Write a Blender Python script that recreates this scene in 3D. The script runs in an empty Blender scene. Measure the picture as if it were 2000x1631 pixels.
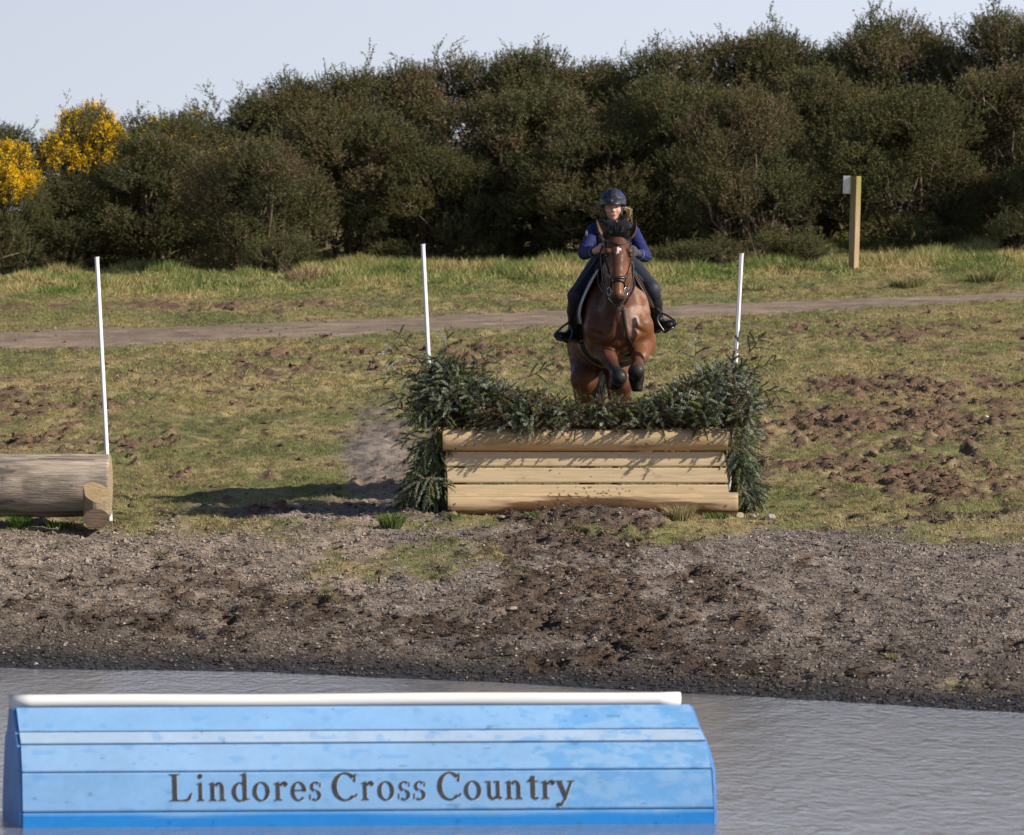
import bpy, math, random
import numpy as np
from mathutils import Vector, Matrix, Quaternion

S = bpy.context.scene
COL = S.collection

# ------------------------------------------------------------------ camera, sky, sun, exposure
F = 10350.0                      # focal length in photo pixels (photo 2000 wide)
CZ = 2.4                         # camera height above the water
HY = 625.0                       # photo row of the horizon
cd = bpy.data.cameras.new('camera'); cam = bpy.data.objects.new('camera', cd); COL.objects.link(cam)
cam.location = (0, 0, CZ); cam.rotation_euler = (math.radians(90), 0, 0)
cd.sensor_width = 36.0; cd.lens = F * 36.0 / 2000.0
cd.shift_y = -(815.5 - HY) / 2000.0
cd.clip_start = 0.5; cd.clip_end = 6000
cd.dof.use_dof = True; cd.dof.focus_distance = 45.4; cd.dof.aperture_fstop = 9
S.camera = cam

SUN_EL = math.radians(30); SUN_AZ = math.radians(69)      # azimuth measured from "towards the camera" to the right
sdir = Vector((math.sin(SUN_AZ)*math.cos(SUN_EL), -math.cos(SUN_AZ)*math.cos(SUN_EL), math.sin(SUN_EL)))
w = bpy.data.worlds.new('World'); S.world = w; w.use_nodes = True
nt = w.node_tree; bg = nt.nodes['Background']
sky = nt.nodes.new('ShaderNodeTexSky'); sky.sky_type = 'NISHITA'; sky.sun_disc = False
sky.sun_elevation = SUN_EL
sky.sun_rotation = math.atan2(sdir.x, sdir.y)
sky.air_density = 0.6; sky.dust_density = 0.1; sky.ozone_density = 2.0
# thin milky haze low over the land, clearing upwards, a little brighter towards the sun
_tc = nt.nodes.new('ShaderNodeTexCoord'); _sp = nt.nodes.new('ShaderNodeSeparateXYZ'); nt.links.new(_tc.outputs['Generated'], _sp.inputs[0])
_mr = nt.nodes.new('ShaderNodeMapRange'); _mr.inputs['From Min'].default_value = 0.14; _mr.inputs['From Max'].default_value = 0.5
_mr.inputs['To Min'].default_value = 0.80; _mr.inputs['To Max'].default_value = 0.0; nt.links.new(_sp.outputs['Z'], _mr.inputs['Value'])
_mx = nt.nodes.new('ShaderNodeMix'); _mx.data_type = 'RGBA'; nt.links.new(_mr.outputs[0], _mx.inputs[0]); nt.links.new(sky.outputs[0], _mx.inputs[6])
_hz = nt.nodes.new('ShaderNodeVectorMath'); _hz.operation = 'SCALE'; _hz.inputs[0].default_value = (5.6, 5.75, 6.5)
_mb = nt.nodes.new('ShaderNodeMapRange'); _mb.inputs['From Min'].default_value = -.6; _mb.inputs['From Max'].default_value = .6; _mb.inputs['To Min'].default_value = .45; _mb.inputs['To Max'].default_value = 1.75
nt.links.new(_sp.outputs['X'], _mb.inputs['Value']); nt.links.new(_mb.outputs[0], _hz.inputs['Scale']); nt.links.new(_hz.outputs[0], _mx.inputs[7])
nt.links.new(_mx.outputs[2], bg.inputs[0]); bg.inputs[1].default_value = 0.10
sl = bpy.data.lights.new('sun', 'SUN'); so = bpy.data.objects.new('sun', sl); COL.objects.link(so)
sl.energy = 5.0; sl.angle = math.radians(0.55); sl.color = (1.0, 0.92, 0.79)
so.rotation_euler = sdir.to_track_quat('Z', 'Y').to_euler(); so.location = (20, 20, 30)
vs = S.view_settings; vs.view_transform = 'Standard'; vs.look = 'None'; vs.gamma = 1; vs.exposure = 0.26

# ------------------------------------------------------------------ helpers
def W(px, py, D):
    return np.array([(px - 1000.0) * D / F, D, CZ - (py - HY) * D / F])
def WV(px, py, D): return Vector(W(px, py, D))

def tag(o, label=None, cat=None, group=None, kind=None):
    if label: o['label'] = label
    if cat: o['category'] = cat
    if group: o['group'] = group
    if kind: o['kind'] = kind
    return o
def empty(name, loc, label, cat, group=None):
    o = bpy.data.objects.new(name, None); COL.objects.link(o); o.location = Vector(loc); o.empty_display_size = .1
    return tag(o, label, cat, group)

def mesh_np(name, V, Fa, mat=None, parent=None, col=None, smooth=True, loc=None, link=True):
    """V (n,3); Fa: (m,k) array, or list of arrays of tri / quad faces; col (n,3) or (n,4)"""
    V = np.asarray(V, np.float32)
    if not isinstance(Fa, list): Fa = [Fa]
    Fa = [np.asarray(f, np.int32) for f in Fa if len(f)]
    if loc is not None: V = V - np.asarray(loc, np.float32)
    me = bpy.data.meshes.new(name)
    me.vertices.add(len(V)); me.vertices.foreach_set('co', V.ravel())
    nl = sum(f.size for f in Fa); nf = sum(len(f) for f in Fa)
    me.loops.add(nl); me.loops.foreach_set('vertex_index', np.concatenate([f.ravel() for f in Fa]))
    me.polygons.add(nf)
    cnt = np.concatenate([np.full(len(f), f.shape[1], np.int32) for f in Fa])
    st = np.concatenate([[0], np.cumsum(cnt)[:-1]]).astype(np.int32)
    me.polygons.foreach_set('loop_start', st); me.polygons.foreach_set('loop_total', cnt)
    me.update(calc_edges=True); me.validate()
    me.polygons.foreach_set('use_smooth', np.full(len(me.polygons), bool(smooth)))
    if col is not None:
        c = np.ones((len(V), 4), np.float32); c[:, :col.shape[1]] = col
        a = me.color_attributes.new('Col', 'FLOAT_COLOR', 'POINT'); a.data.foreach_set('color', c.ravel())
    if mat: me.materials.append(mat)
    if not link: return me
    o = bpy.data.objects.new(name, me); COL.objects.link(o)
    if parent: o.parent = parent
    if loc is not None: o.location = Vector([float(q) for q in loc])
    return o
def reparent(child_list, root):
    """children are built in world space; hang them on root keeping place"""
    for c in child_list:
        c.parent = root; c.matrix_parent_inverse = Matrix.Identity(4)
        c.location = Vector(c.location) - Vector(root.location)

class MB:
    def __init__(s): s.v = []; s.q = []; s.t = []; s.c = []; s.n = 0
    def add(s, v, q=None, t=None, c=None):
        v = np.asarray(v, float)
        if q is not None and len(q): s.q.append(np.asarray(q) + s.n)
        if t is not None and len(t): s.t.append(np.asarray(t) + s.n)
        s.v.append(v); s.n += len(v)
        if c is None: c = (1, 1, 1)
        c = np.asarray(c, float)
        s.c.append(np.tile(c, (len(v), 1)) if c.ndim == 1 else c)
    def build(s, name, mat, parent=None, smooth=True, loc=None, col=True):
        V = np.vstack(s.v); fs = []
        if s.q: fs.append(np.vstack(s.q))
        if s.t: fs.append(np.vstack(s.t))
        return mesh_np(name, V, fs, mat, parent, np.vstack(s.c) if col else None, smooth, loc)
    def box(s, c, half, R=None, col=None):
        c = np.asarray(c, float); h = np.asarray(half, float)
        v = np.array([[x, y, z] for x in (-1, 1) for y in (-1, 1) for z in (-1, 1)]) * h
        if R is not None: v = v @ np.asarray(R).T
        q = [[0, 1, 3, 2], [4, 6, 7, 5], [0, 4, 5, 1], [2, 3, 7, 6], [0, 2, 6, 4], [1, 5, 7, 3]]
        s.add(v + c, q, None, col)
    def tube(s, P, R, n=8, cap=True, col=None, flat=1.0, up=None):
        P = np.asarray(P, float); R = np.broadcast_to(np.asarray(R, float), (len(P),))
        T = np.gradient(P, axis=0); T /= np.linalg.norm(T, axis=1)[:, None] + 1e-9
        u = np.array(up if up is not None else ([0, 0, 1.] if abs(T[0][2]) < .9 else [1., 0, 0]))
        vs_ = []
        for i in range(len(P)):
            a = u - T[i] * np.dot(u, T[i]); a /= np.linalg.norm(a) + 1e-9; b = np.cross(T[i], a); u = a
            th = np.linspace(0, 2*np.pi, n, endpoint=False)
            vs_.append(P[i] + R[i] * (np.cos(th)[:, None]*a*flat + np.sin(th)[:, None]*b))
        v = np.vstack(vs_); q = []
        for i in range(len(P)-1):
            for j in range(n):
                k = (j+1) % n; q.append([i*n+j, i*n+k, (i+1)*n+k, (i+1)*n+j])
        t = []
        if cap:
            m = len(v); v = np.vstack([v, P[0], P[-1]])
            for j in range(n):
                k = (j+1) % n; t.append([m, k, j]); t.append([m+1, (len(P)-1)*n+j, (len(P)-1)*n+k])
        if callable(col): col = col(v)
        s.add(v, q, t, col)

def hashn(ix, iy, iz, seed=0):
    h = (ix.astype(np.int64)*374761393 + iy.astype(np.int64)*668265263 + iz.astype(np.int64)*2147483647*3 + seed*1274126177) & 0xffffffff
    h = ((h ^ (h >> 13)) * 1274126177) & 0xffffffff
    h = (h ^ (h >> 16)) & 0xffffffff
    h = (h * 2246822519) & 0xffffffff
    return ((h ^ (h >> 15)) & 0xffffff) / float(0xffffff)
def noise2(x, y, seed=0):
    x = np.asarray(x, float); y = np.asarray(y, float)
    ix = np.floor(x); iy = np.floor(y); fx = x-ix; fy = y-iy
    ux = fx*fx*(3-2*fx); uy = fy*fy*(3-2*fy); z = np.zeros_like(ix)
    a = hashn(ix, iy, z, seed); b = hashn(ix+1, iy, z, seed); c = hashn(ix, iy+1, z, seed); d = hashn(ix+1, iy+1, z, seed)
    return (a+(b-a)*ux)*(1-uy) + (c+(d-c)*ux)*uy
def fbm2(x, y, oct=4, seed=0, gain=.5):
    s = 0; a = 1; t = 0; x = np.asarray(x, float); y = np.asarray(y, float)
    for o in range(oct):
        s = s + a*noise2(x*2**o*1.01 + o*17.3, y*2**o + o*9.1, seed+o); t += a; a *= gain
    return s/t
def sstep(a, b, x):
    t = np.clip((x-a)/(b-a), 0, 1); return t*t*(3-2*t)

# ---- materials
def new_mat(name, base=(.5, .5, .5), rough=.6, metal=0., spec=.5, sheen=0., coat=0.):
    m = bpy.data.materials.new(name); m.use_nodes = True
    b = m.node_tree.nodes['Principled BSDF']
    b.inputs['Base Color'].default_value = (*base, 1); b.inputs['Roughness'].default_value = rough
    b.inputs['Metallic'].default_value = metal; b.inputs['Specular IOR Level'].default_value = spec
    if coat: b.inputs['Coat Weight'].default_value = coat; b.inputs['Coat Roughness'].default_value = .25
    if sheen: b.inputs['Sheen Weight'].default_value = sheen
    return m
def N(m, t, **kw):
    n = m.node_tree.nodes.new(t)
    for k, v in kw.items():
        if hasattr(n, k) and not k.startswith('i_'): setattr(n, k, v)
    return n
def L(m, a, b): m.node_tree.links.new(a, b)
def mulcol(m, src, scale=8, lo=.8, hi=1.2, stretch=(1, 1, 1), detail=4, coord='Object', rough=.6, lo_at=.3, hi_at=.7):
    """src colour socket * noise ramp -> returns socket"""
    tc = N(m, 'ShaderNodeTexCoord'); mp = N(m, 'ShaderNodeMapping'); mp.inputs['Scale'].default_value = stretch
    no = N(m, 'ShaderNodeTexNoise'); no.inputs['Scale'].default_value = scale; no.inputs['Detail'].default_value = detail
    no.inputs['Roughness'].default_value = rough
    mr = N(m, 'ShaderNodeMapRange'); mr.inputs['From Min'].default_value = lo_at; mr.inputs['From Max'].default_value = hi_at
    mr.inputs['To Min'].default_value = lo; mr.inputs['To Max'].default_value = hi
    vm = N(m, 'ShaderNodeVectorMath', operation='SCALE')
    L(m, tc.outputs[coord], mp.inputs[0]); L(m, mp.outputs[0], no.inputs['Vector']); L(m, no.outputs['Fac'], mr.inputs['Value'])
    L(m, src, vm.inputs[0]); L(m, mr.outputs[0], vm.inputs['Scale'])
    return vm.outputs[0]
def bump(m, scale=40, strength=.3, dist=.01, stretch=(1, 1, 1), detail=5, coord='Object'):
    tc = N(m, 'ShaderNodeTexCoord'); mp = N(m, 'ShaderNodeMapping'); mp.inputs['Scale'].default_value = stretch
    no = N(m, 'ShaderNodeTexNoise'); no.inputs['Scale'].default_value = scale; no.inputs['Detail'].default_value = detail
    bp = N(m, 'ShaderNodeBump'); bp.inputs['Strength'].default_value = strength; bp.inputs['Distance'].default_value = dist
    L(m, tc.outputs[coord], mp.inputs[0]); L(m, mp.outputs[0], no.inputs['Vector']); L(m, no.outputs['Fac'], bp.inputs['Height'])
    L(m, bp.outputs[0], m.node_tree.nodes['Principled BSDF'].inputs['Normal'])
def vcol_mat(name, rough=.6, spec=.3, noise=None, bmp=None, coat=0., sheen=0., transl=0.):
    m = new_mat(name, rough=rough, spec=spec, coat=coat, sheen=sheen)
    at = N(m, 'ShaderNodeVertexColor'); at.layer_name = 'Col'; s = at.outputs[0]
    for a in (noise or []): s = mulcol(m, s, **a)
    b = m.node_tree.nodes['Principled BSDF']
    L(m, s, b.inputs['Base Color'])
    if bmp: bump(m, **bmp)
    if transl:
        tr = N(m, 'ShaderNodeBsdfTranslucent'); mx = N(m, 'ShaderNodeMixShader'); mx.inputs[0].default_value = transl
        L(m, s, tr.inputs['Color']); L(m, b.outputs[0], mx.inputs[1]); L(m, tr.outputs[0], mx.inputs[2])
        L(m, mx.outputs[0], m.node_tree.nodes['Material Output'].inputs['Surface'])
    return m
def plain(name, base, rough=.6, spec=.4, ns=20, lo=.85, hi=1.12, stretch=(1, 1, 1), bmp=None, metal=0, coat=0, sheen=0):
    m = new_mat(name, base, rough, metal, spec, sheen, coat)
    rgb = N(m, 'ShaderNodeRGB'); rgb.outputs[0].default_value = (*base, 1)
    L(m, mulcol(m, rgb.outputs[0], ns, lo, hi, stretch), m.node_tree.nodes['Principled BSDF'].inputs['Base Color'])
    if bmp: bump(m, **bmp)
    return m

# ------------------------------------------------------------------ terrain
SX = [-12, -3.53, -1.7, -.5, 1.31, 3.13, 9]; SY = [37.6, 36.55, 36.1, 35.3, 33.9, 32.4, 28.5]
TY = np.array([45, 52, 60, 67, 75, 85, 89, 95, 100, 108, 130, 400, 3000.])
TL = np.array([.75, 1.04, 1.38, 1.78, 2.20, 2.60, 2.82, 3.05, 3.2, 3.6, 5.0, 6, 6])
TM = np.array([.75, 1.07, 1.45, 1.84, 2.26, 2.77, 2.99, 3.25, 3.4, 4.0, 5.5, 6, 6])
TR = np.array([.75, 1.09, 1.51, 1.92, 2.35, 2.84, 3.28, 3.62, 3.9, 4.7, 6.0, 6, 6])
def shore(X):
    return np.interp(X, SX, SY) + .12*(noise2(X*1.3, X*0, 5)-.5) + .05*(noise2(X*6, X*0, 6)-.5)
def terr0(X, Y):
    X = np.asarray(X, float); Y = np.asarray(Y, float)
    ys = shore(X); t = (Y-ys)/(45-ys)
    bank = np.where(t > 0, .75*np.clip(t, 0, 1)**.92, np.maximum(-.09*(ys-Y), -.6))
    u = np.clip((X/np.maximum(Y, 1))/.0966, -1.3, 1.3)
    zl = np.interp(Y, TY, TL); zm = np.interp(Y, TY, TM); zr = np.interp(Y, TY, TR)
    far = np.where(u < 0, zm+(zl-zm)*(-u), zm+(zr-zm)*u)
    tiltl = .055*sstep(-.9, -3.2, X)*np.exp(-((Y-45)/np.where(Y < 45, 3.5, 9))**2)
    return np.where(Y < 45, bank, far) - tiltl
def path_d(X, Y):
    return (Y - np.interp(X, [-30, -8, -3, 0, 3, 8, 30], [66, 72.6, 75.6, 77.8, 80, 83.6, 95])) / np.interp(X, [-8, 0, 8], [2.7, 2.3, 1.3])
def img(X, Y, z): return 1000 + X*F/Y, HY + (CZ-z)*F/Y
def blob(px, py, x, y, rx, ry): return np.exp(-(((px-x)/rx)**2 + ((py-y)/ry)**2))
def masks(X, Y, z0):
    """returns grass, brown(soil), wet : where bare churned ground, turf and the damp rim of the pond lie"""
    px, py = img(X, np.maximum(Y, 5), z0)
    n1 = fbm2(X*.9, Y*.35, 4, 11); n2 = fbm2(X*3.5, Y*1.6, 4, 21); n3 = fbm2(X*10, Y*6, 3, 31)
    g = sstep(1047, 1020, py + 60*(n1-.5)*2 + 26*(n2-.5))
    # bare gravel beside the jump, run-up to it
    bare = 1.5*blob(px, py, 1150, 1015, 175, 24) + 1.15*blob(px, py, 740, 890, 85, 105) + 1.1*blob(px, py, 690, 1005, 180, 22) + .8*blob(px, py, 560, 1000, 130, 12)
    brown = 1.05*blob(px, py, 1800, 820, 270, 55)+1.0*blob(px, py, 1790, 935, 240, 50)+.62*blob(px, py, 1560, 830, 120, 40) \
        + .85*blob(px, py, 20, 790, 150, 40)+.7*blob(px, py, 60, 860, 130, 18)+.75*blob(px, py, 1760, 650, 220, 20) \
        + .5*blob(px, py, 1400, 640, 160, 14)+.8*blob(px, py, 300, 597, 420, 9)+.5*blob(px, py, 480, 735, 120, 16) + .5*blob(px, py, 900, 720, 130, 25)\
        + .45*blob(px, py, 960, 690, 130, 25) + .9*blob(px, py, 1800, 755, 300, 14) + .35*blob(px, py, 620, 700, 200, 30)
    bt = sstep(.50, .66, brown*.50 + (n2-.5)*1.15 + (n3-.5)*.8 + .27 + (n1-.5)*.35)
    g = g*(1-sstep(.35, .8, bare + (n2-.5)*.9))
    g = g*(1-bt*.95)
    # turf patches on the gravel bank
    patch = 1.1*blob(px, py, 840, 1085, 230, 48)+.75*blob(px, py, 700, 1130, 240, 50)+.6*blob(px, py, 330, 1075, 200, 25)+1.1*blob(px, py, 1900, 1330, 150, 16)+.8*blob(px, py, 1960, 1360, 90, 8) \
        + .45*blob(px, py, 250, 1050, 260, 14)+.5*blob(px, py, 600, 1200, 220, 30) + .3*blob(px, py, 1700, 1150, 400, 60)
    g = np.maximum(g, .85*sstep(.50, .75, patch*.62 + (n2-.5)*.8 + (n3-.5)*.4))
    soil = np.maximum(bt*sstep(1047, 1020, py), sstep(.38, .85, 1.25*blob(px, py, 1170, 1045, 220, 48)+.62*blob(px, py, 1250, 1160, 560, 70)+.55*blob(px, py, 900, 1230, 600, 70)+.5*blob(px, py, 150, 1150, 400, 90)+.4*blob(px, py, 1500, 1290, 500, 50)+(n2-.5)*1.5+(n3-.5)*.9+(n1-.5)*.6)*(py > 1000))
    wet = sstep(1.25, .25, (Y-shore(X)) + .5*(n2-.5))
    pth = 1-sstep(.8, 1.1, np.abs(path_d(X, Y)) + .35*(n2-.5))
    g = g*(1-pth)
    g = np.where(Y > 86, np.maximum(g, .9), g)
    return g, soil, wet, pth
def relief(X, Y, g, soil, wet, pth):
    amp = .028 + .036*soil + .018*(1-g)
    near = sstep(70, 50, Y)
    r = (fbm2(X*2.2, Y*1.4, 3, 41)-.5)*.10
    c = fbm2(X*7, Y*4.5, 4, 51, .6)
    bank_ = sstep(44.8, 43.9, Y); r = r*(1-.55*bank_) + (c-.5)*amp*2.4*(1-.48*bank_)
    holes = sstep(.60, .74, fbm2(X*4.2+9, Y*2.6, 3, 61))
    r = r - holes*(.040*soil + .030*(1-g) + .018*g)
    r = r + (1-wet)*soil*.05*(noise2(X*16, Y*11, 71)-.4)
    tus = sstep(86, 92, Y)
    r = r + tus*(fbm2(X*1.1, Y*.9, 3, 81)-.4)*.38
    r = r*(1-.85*wet)*(1-.8*pth)
    px, py = img(X, np.maximum(Y, 5), terr0(X, Y))
    mound = .10*np.exp(-(((X-.85)/.75)**2 + ((Y-44.25)/.42)**2)) + .05*np.exp(-(((X-.2)/.5)**2 + ((Y-44.5)/.3)**2))
    return r*np.where(Y > 130, 0, 1) + mound
def ground_z(X, Y):
    X = np.asarray(X, float); Y = np.asarray(Y, float)
    z0 = terr0(X, Y); m = masks(X, Y, z0)
    return z0 + relief(X, Y, *m)
def gz(x, y): return float(ground_z(np.array([x]), np.array([y]))[0])

def soil_colors(X, Y, g, soil, wet, pth):
    n = fbm2(X*2.5, Y*1.2, 4, 91)[..., None]; n4 = fbm2(X*14, Y*8, 3, 95)[..., None]
    grey = np.array([.222, .175, .138])*(.62+.76*n)*(.65+.7*n4)
    right = sstep(-1, 3.5, X)[..., None]*sstep(44.6, 43.5, Y)[..., None]
    grey = grey*(1-right*.12)*np.where(right > 0, np.array([.97, 1.0, 1.06]), 1)
    brown = np.array([.135, .083, .055])*(.8+.5*n4)
    dkb = np.array([.085, .060, .044])*(.75+.5*n4)
    inb = sstep(46, 44.9, Y)[..., None]
    c = grey*(1-soil[..., None]) + (brown*(1-inb)+dkb*inb*1.15)*soil[..., None]
    low = (1-sstep(.4, 5.0, Y-shore(X)))[..., None]*inb
    c = c*(1-.45*low)
    c = c*(1-wet[..., None]) + np.array([.038, .033, .031])*wet[..., None]
    straw = np.array([.335, .258, .130]); green = np.array([.170, .170, .066])
    k = sstep(.36, .66, fbm2(X*1.6, Y*.7, 4, 101)*.6+fbm2(X*9, Y*5, 2, 105)*.4)[..., None]
    gc = straw*k + green*(1-k)
    hol = (sstep(.54, .66, fbm2(X*5, Y*2.2, 4, 111, .6))*.75)[..., None]; gc = gc*(1-hol)+np.array([.10, .072, .045])*hol
    c = c*(1-g[..., None]) + gc*.85*g[..., None]
    c = c*(1-pth[..., None]) + np.array([.235, .18, .13])*(.8+.35*n4)*pth[..., None]
    return c
print('helpers ok')
# ------------------------------------------------------------------ ground, path, water
def axis_y():
    a = list(np.linspace(-150, 26, 12)) + list(np.arange(28, 31, .25)) + list(np.arange(31, 46.5, .026)) + list(np.arange(46.5, 75, .05)) + list(np.arange(75, 110, .11))
    d = .5; y = 110.
    while y < 3000: a.append(y); y += d; d *= 1.14
    return np.array(a)
def axis_x():
    p = list(np.arange(0, 5.2, .03)) + list(np.arange(5.2, 13, .09)); x = 13.; d = .3
    while x < 2500: p.append(x); x += d; d *= 1.2
    p = np.array(p); return np.concatenate([-p[:0:-1], p])
ay = axis_y(); ax = axis_x()
GX, GY = np.meshgrid(ax, ay)
Z0 = terr0(GX, GY); MK = masks(GX, GY, Z0)
GZ = Z0 + relief(GX, GY, *MK)
GC = soil_colors(GX, GY, *MK)
nr, nc = GX.shape
idx = np.arange(nr*nc).reshape(nr, nc)
quads = np.stack([idx[:-1, :-1], idx[:-1, 1:], idx[1:, 1:], idx[1:, :-1]], -1).reshape(-1, 4)
gm = new_mat('ground_mat', rough=.95, spec=.15)
at = N(gm, 'ShaderNodeVertexColor'); at.layer_name = 'Col'
s_ = mulcol(gm, at.outputs[0], 30, .5, 1.55, detail=6, rough=.75)
s_ = mulcol(gm, s_, 80, .62, 1.45, detail=3)
gb = gm.node_tree.nodes['Principled BSDF']; L(gm, s_, gb.inputs['Base Color'])
bump(gm, 55, .8, .02, detail=6)
cw = np.concatenate([GC.reshape(-1, 3), MK[2].reshape(-1, 1)], 1)
rr = N(gm, 'ShaderNodeMapRange'); rr.inputs['To Min'].default_value = .97; rr.inputs['To Max'].default_value = .42
L(gm, at.outputs['Alpha'], rr.inputs['Value']); L(gm, rr.outputs[0], gb.inputs['Roughness'])
ground = mesh_np('ground', np.stack([GX, GY, GZ], -1).reshape(-1, 3), quads, gm, None, cw)
tag(ground, kind='structure')

# path : its own sheet laid on the ground
pu = np.arange(-14, 14.01, .06); pv = np.linspace(-1.25, 1.25, 70)
PU, PV = np.meshgrid(pu, pv)
cy = np.interp(PU, [-30, -8, -3, 0, 3, 8, 30], [66, 72.6, 75.6, 77.8, 80, 83.6, 95]); hw = np.interp(PU, [-8, 0, 8], [2.7, 2.3, 1.3])
edge = .96 + .30*(fbm2(PU*1.9, np.sign(PV)*3, 4, 301, .65)-.5)*2
PY = cy + np.clip(PV, -1, 1)*hw*edge*.92
pz = ground_z(PU, PY) + .012 - .05*sstep(.86, 1.0, np.abs(PV))
nc2 = len(pu); idx2 = np.arange(PU.size).reshape(PU.shape)
keep = np.abs(PV[:-1, :-1]) <= 1.0
q2 = np.stack([idx2[:-1, :-1], idx2[:-1, 1:], idx2[1:, 1:], idx2[1:, :-1]], -1)[keep].reshape(-1, 4)
pc = np.array([.245, .185, .135])*(.55+.9*fbm2(PU*3, PY*2, 4, 311))[..., None]*(.8+.4*fbm2(PU*.6, PY*1.5, 2, 315))[..., None]
path = mesh_np('path', np.stack([PU, PY, pz], -1).reshape(-1, 3), q2, gm, None, np.concatenate([pc.reshape(-1, 3), np.zeros((PU.size, 1))], 1))
tag(path, kind='structure')

# pond
wm = bpy.data.materials.new('water_mat'); wm.use_nodes = True
wb = wm.node_tree.nodes['Principled BSDF']
wb.inputs['Base Color'].default_value = (.22, .22, .24, 1); wb.inputs['Roughness'].default_value = .11
wb.inputs['Specular IOR Level'].default_value = 1.0; wb.inputs['IOR'].default_value = 1.33
tc = N(wm, 'ShaderNodeTexCoord'); mp = N(wm, 'ShaderNodeMapping'); mp.inputs['Scale'].default_value = (1.5, .55, 1); mp.inputs['Rotation'].default_value = (0, 0, .18)
n1 = N(wm, 'ShaderNodeTexNoise'); n1.inputs['Scale'].default_value = 3.0; n1.inputs['Detail'].default_value = 7; n1.inputs['Roughness'].default_value = .62; n1.inputs['Distortion'].default_value = .6
n2 = N(wm, 'ShaderNodeTexNoise'); n2.inputs['Scale'].default_value = 11; n2.inputs['Detail'].default_value = 3
L(wm, tc.outputs['Object'], mp.inputs[0]); L(wm, mp.outputs[0], n1.inputs[0]); L(wm, mp.outputs[0], n2.inputs[0])
b1 = N(wm, 'ShaderNodeBump'); b1.inputs['Strength'].default_value = 1.0; b1.inputs['Distance'].default_value = .013
b2 = N(wm, 'ShaderNodeBump'); b2.inputs['Strength'].default_value = .8; b2.inputs['Distance'].default_value = .009
L(wm, n1.outputs['Fac'], b1.inputs['Height']); L(wm, n2.outputs['Fac'], b2.inputs['Height']); L(wm, b1.outputs[0], b2.inputs['Normal']); L(wm, b2.outputs[0], wb.inputs['Normal'])
wv = [[-40, 3, 0], [40, 3, 0], [40, 38, 0], [-40, 38, 0]]
wx, wy = np.meshgrid(np.linspace(-30, 30, 61), np.linspace(3, 38.5, 71))
wi = np.arange(wx.size).reshape(wx.shape)
water = mesh_np('water', np.stack([wx, wy, wx*0], -1).reshape(-1, 3), np.stack([wi[:-1, :-1], wi[:-1, 1:], wi[1:, 1:], wi[1:, :-1]], -1).reshape(-1, 4), wm)
tag(water, kind='structure')

# ------------------------------------------------------------------ gravel, clods and turf (uncountable)
rng = np.random.default_rng(7)
OCT = np.array([[1, 0, 0], [-1, 0, 0], [0, 1, 0], [0, -1, 0], [0, 0, 1], [0, 0, -.6]], float)
OF = np.array([[4, 0, 2], [4, 2, 1], [4, 1, 3], [4, 3, 0], [5, 2, 0], [5, 1, 2], [5, 3, 1], [5, 0, 3]])
def scatter_stones(n, ylo, yhi, size, name, colfn, label, cat, dens=None, bury=.2):
    Y = ylo + (yhi-ylo)*rng.random(n); X = (rng.random(n)*2-1)*(Y*.102+1.3)
    z0 = terr0(X, Y); m = masks(X, Y, z0)
    k = rng.random(n) < dens(X, Y, *m)
    X = X[k]; Y = Y[k]; m = [a[k] for a in m]; n = len(X)
    z = ground_z(X, Y); s = size(n, X, Y)
    jit = .65+.7*rng.random((n, 6, 1)); sc = np.stack([.8+.6*rng.random(n), .8+.6*rng.random(n), .45+.45*rng.random(n)], -1)[:, None, :]
    th = rng.random(n)*6.28; v = OCT[None]*jit*sc*s[:, None, None]
    c, sn = np.cos(th)[:, None], np.sin(th)[:, None]
    v = np.stack([v[..., 0]*c-v[..., 1]*sn, v[..., 0]*sn+v[..., 1]*c, v[..., 2]], -1)
    v += np.stack([X, Y, z+s*bury], -1)[:, None, :]
    f = (OF[None]+6*np.arange(n)[:, None, None]).reshape(-1, 3)
    col = np.repeat(colfn(n, X, Y, m), 6, 0)
    o = mesh_np(name, v.reshape(-1, 3), f, stone_mat, None, col, smooth=False)
    return tag(o, label, cat, kind='stuff')
stone_mat = vcol_mat('stone_mat', rough=.9, spec=.2, noise=[dict(scale=60, lo=.8, hi=1.2)])
def gcol(n, X, Y, m):
    c = soil_colors(X, Y, *m); r = rng.random((n, 1))
    wet = m[2][:, None]
    c = c*(.45+1.2*r)
    pale = (rng.random(n) < .14)[:, None]
    return np.where(pale, np.array([.36, .30, .25])*(.5+.7*r)*(1-.55*wet), c)
scatter_stones(135000, 32.3, 45.2, lambda n, X, Y: .0045+.013*rng.random(n)**3, 'gravel', gcol, 'fine grey brown gravel over the bank above the water', 'gravel',
    dens=lambda X, Y, g, so_, wt, p: np.where(Y > shore(X)+.03, 1-.75*g, 0))
def clodcol(n, X, Y, m):
    c = soil_colors(X, Y, m[0]*0, np.where(Y > 45, 1., m[1]), m[2], m[3]*0); return c*(.7+.6*rng.random((n, 1)))
scatter_stones(32000, 33, 46, lambda n, X, Y: .009+.026*rng.random(n)**2.6, 'soil_clods', clodcol, 'dark crumbs of churned soil on the bank below the brush fence', 'soil',
    dens=lambda X, Y, g, so_, wt, p: np.where(Y > shore(X)+.3, (.4+.6*so_)*(1-.8*g), 0), bury=.1)
scatter_stones(42000, 45.6, 78, lambda n, X, Y: .012+.035*rng.random(n)**2.5, 'field_clods', clodcol, 'reddish clods of earth kicked up across the grazed field', 'soil',
    dens=lambda X, Y, g, so_, wt, p: .04+.9*so_*(1-p), bury=.1)

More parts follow.
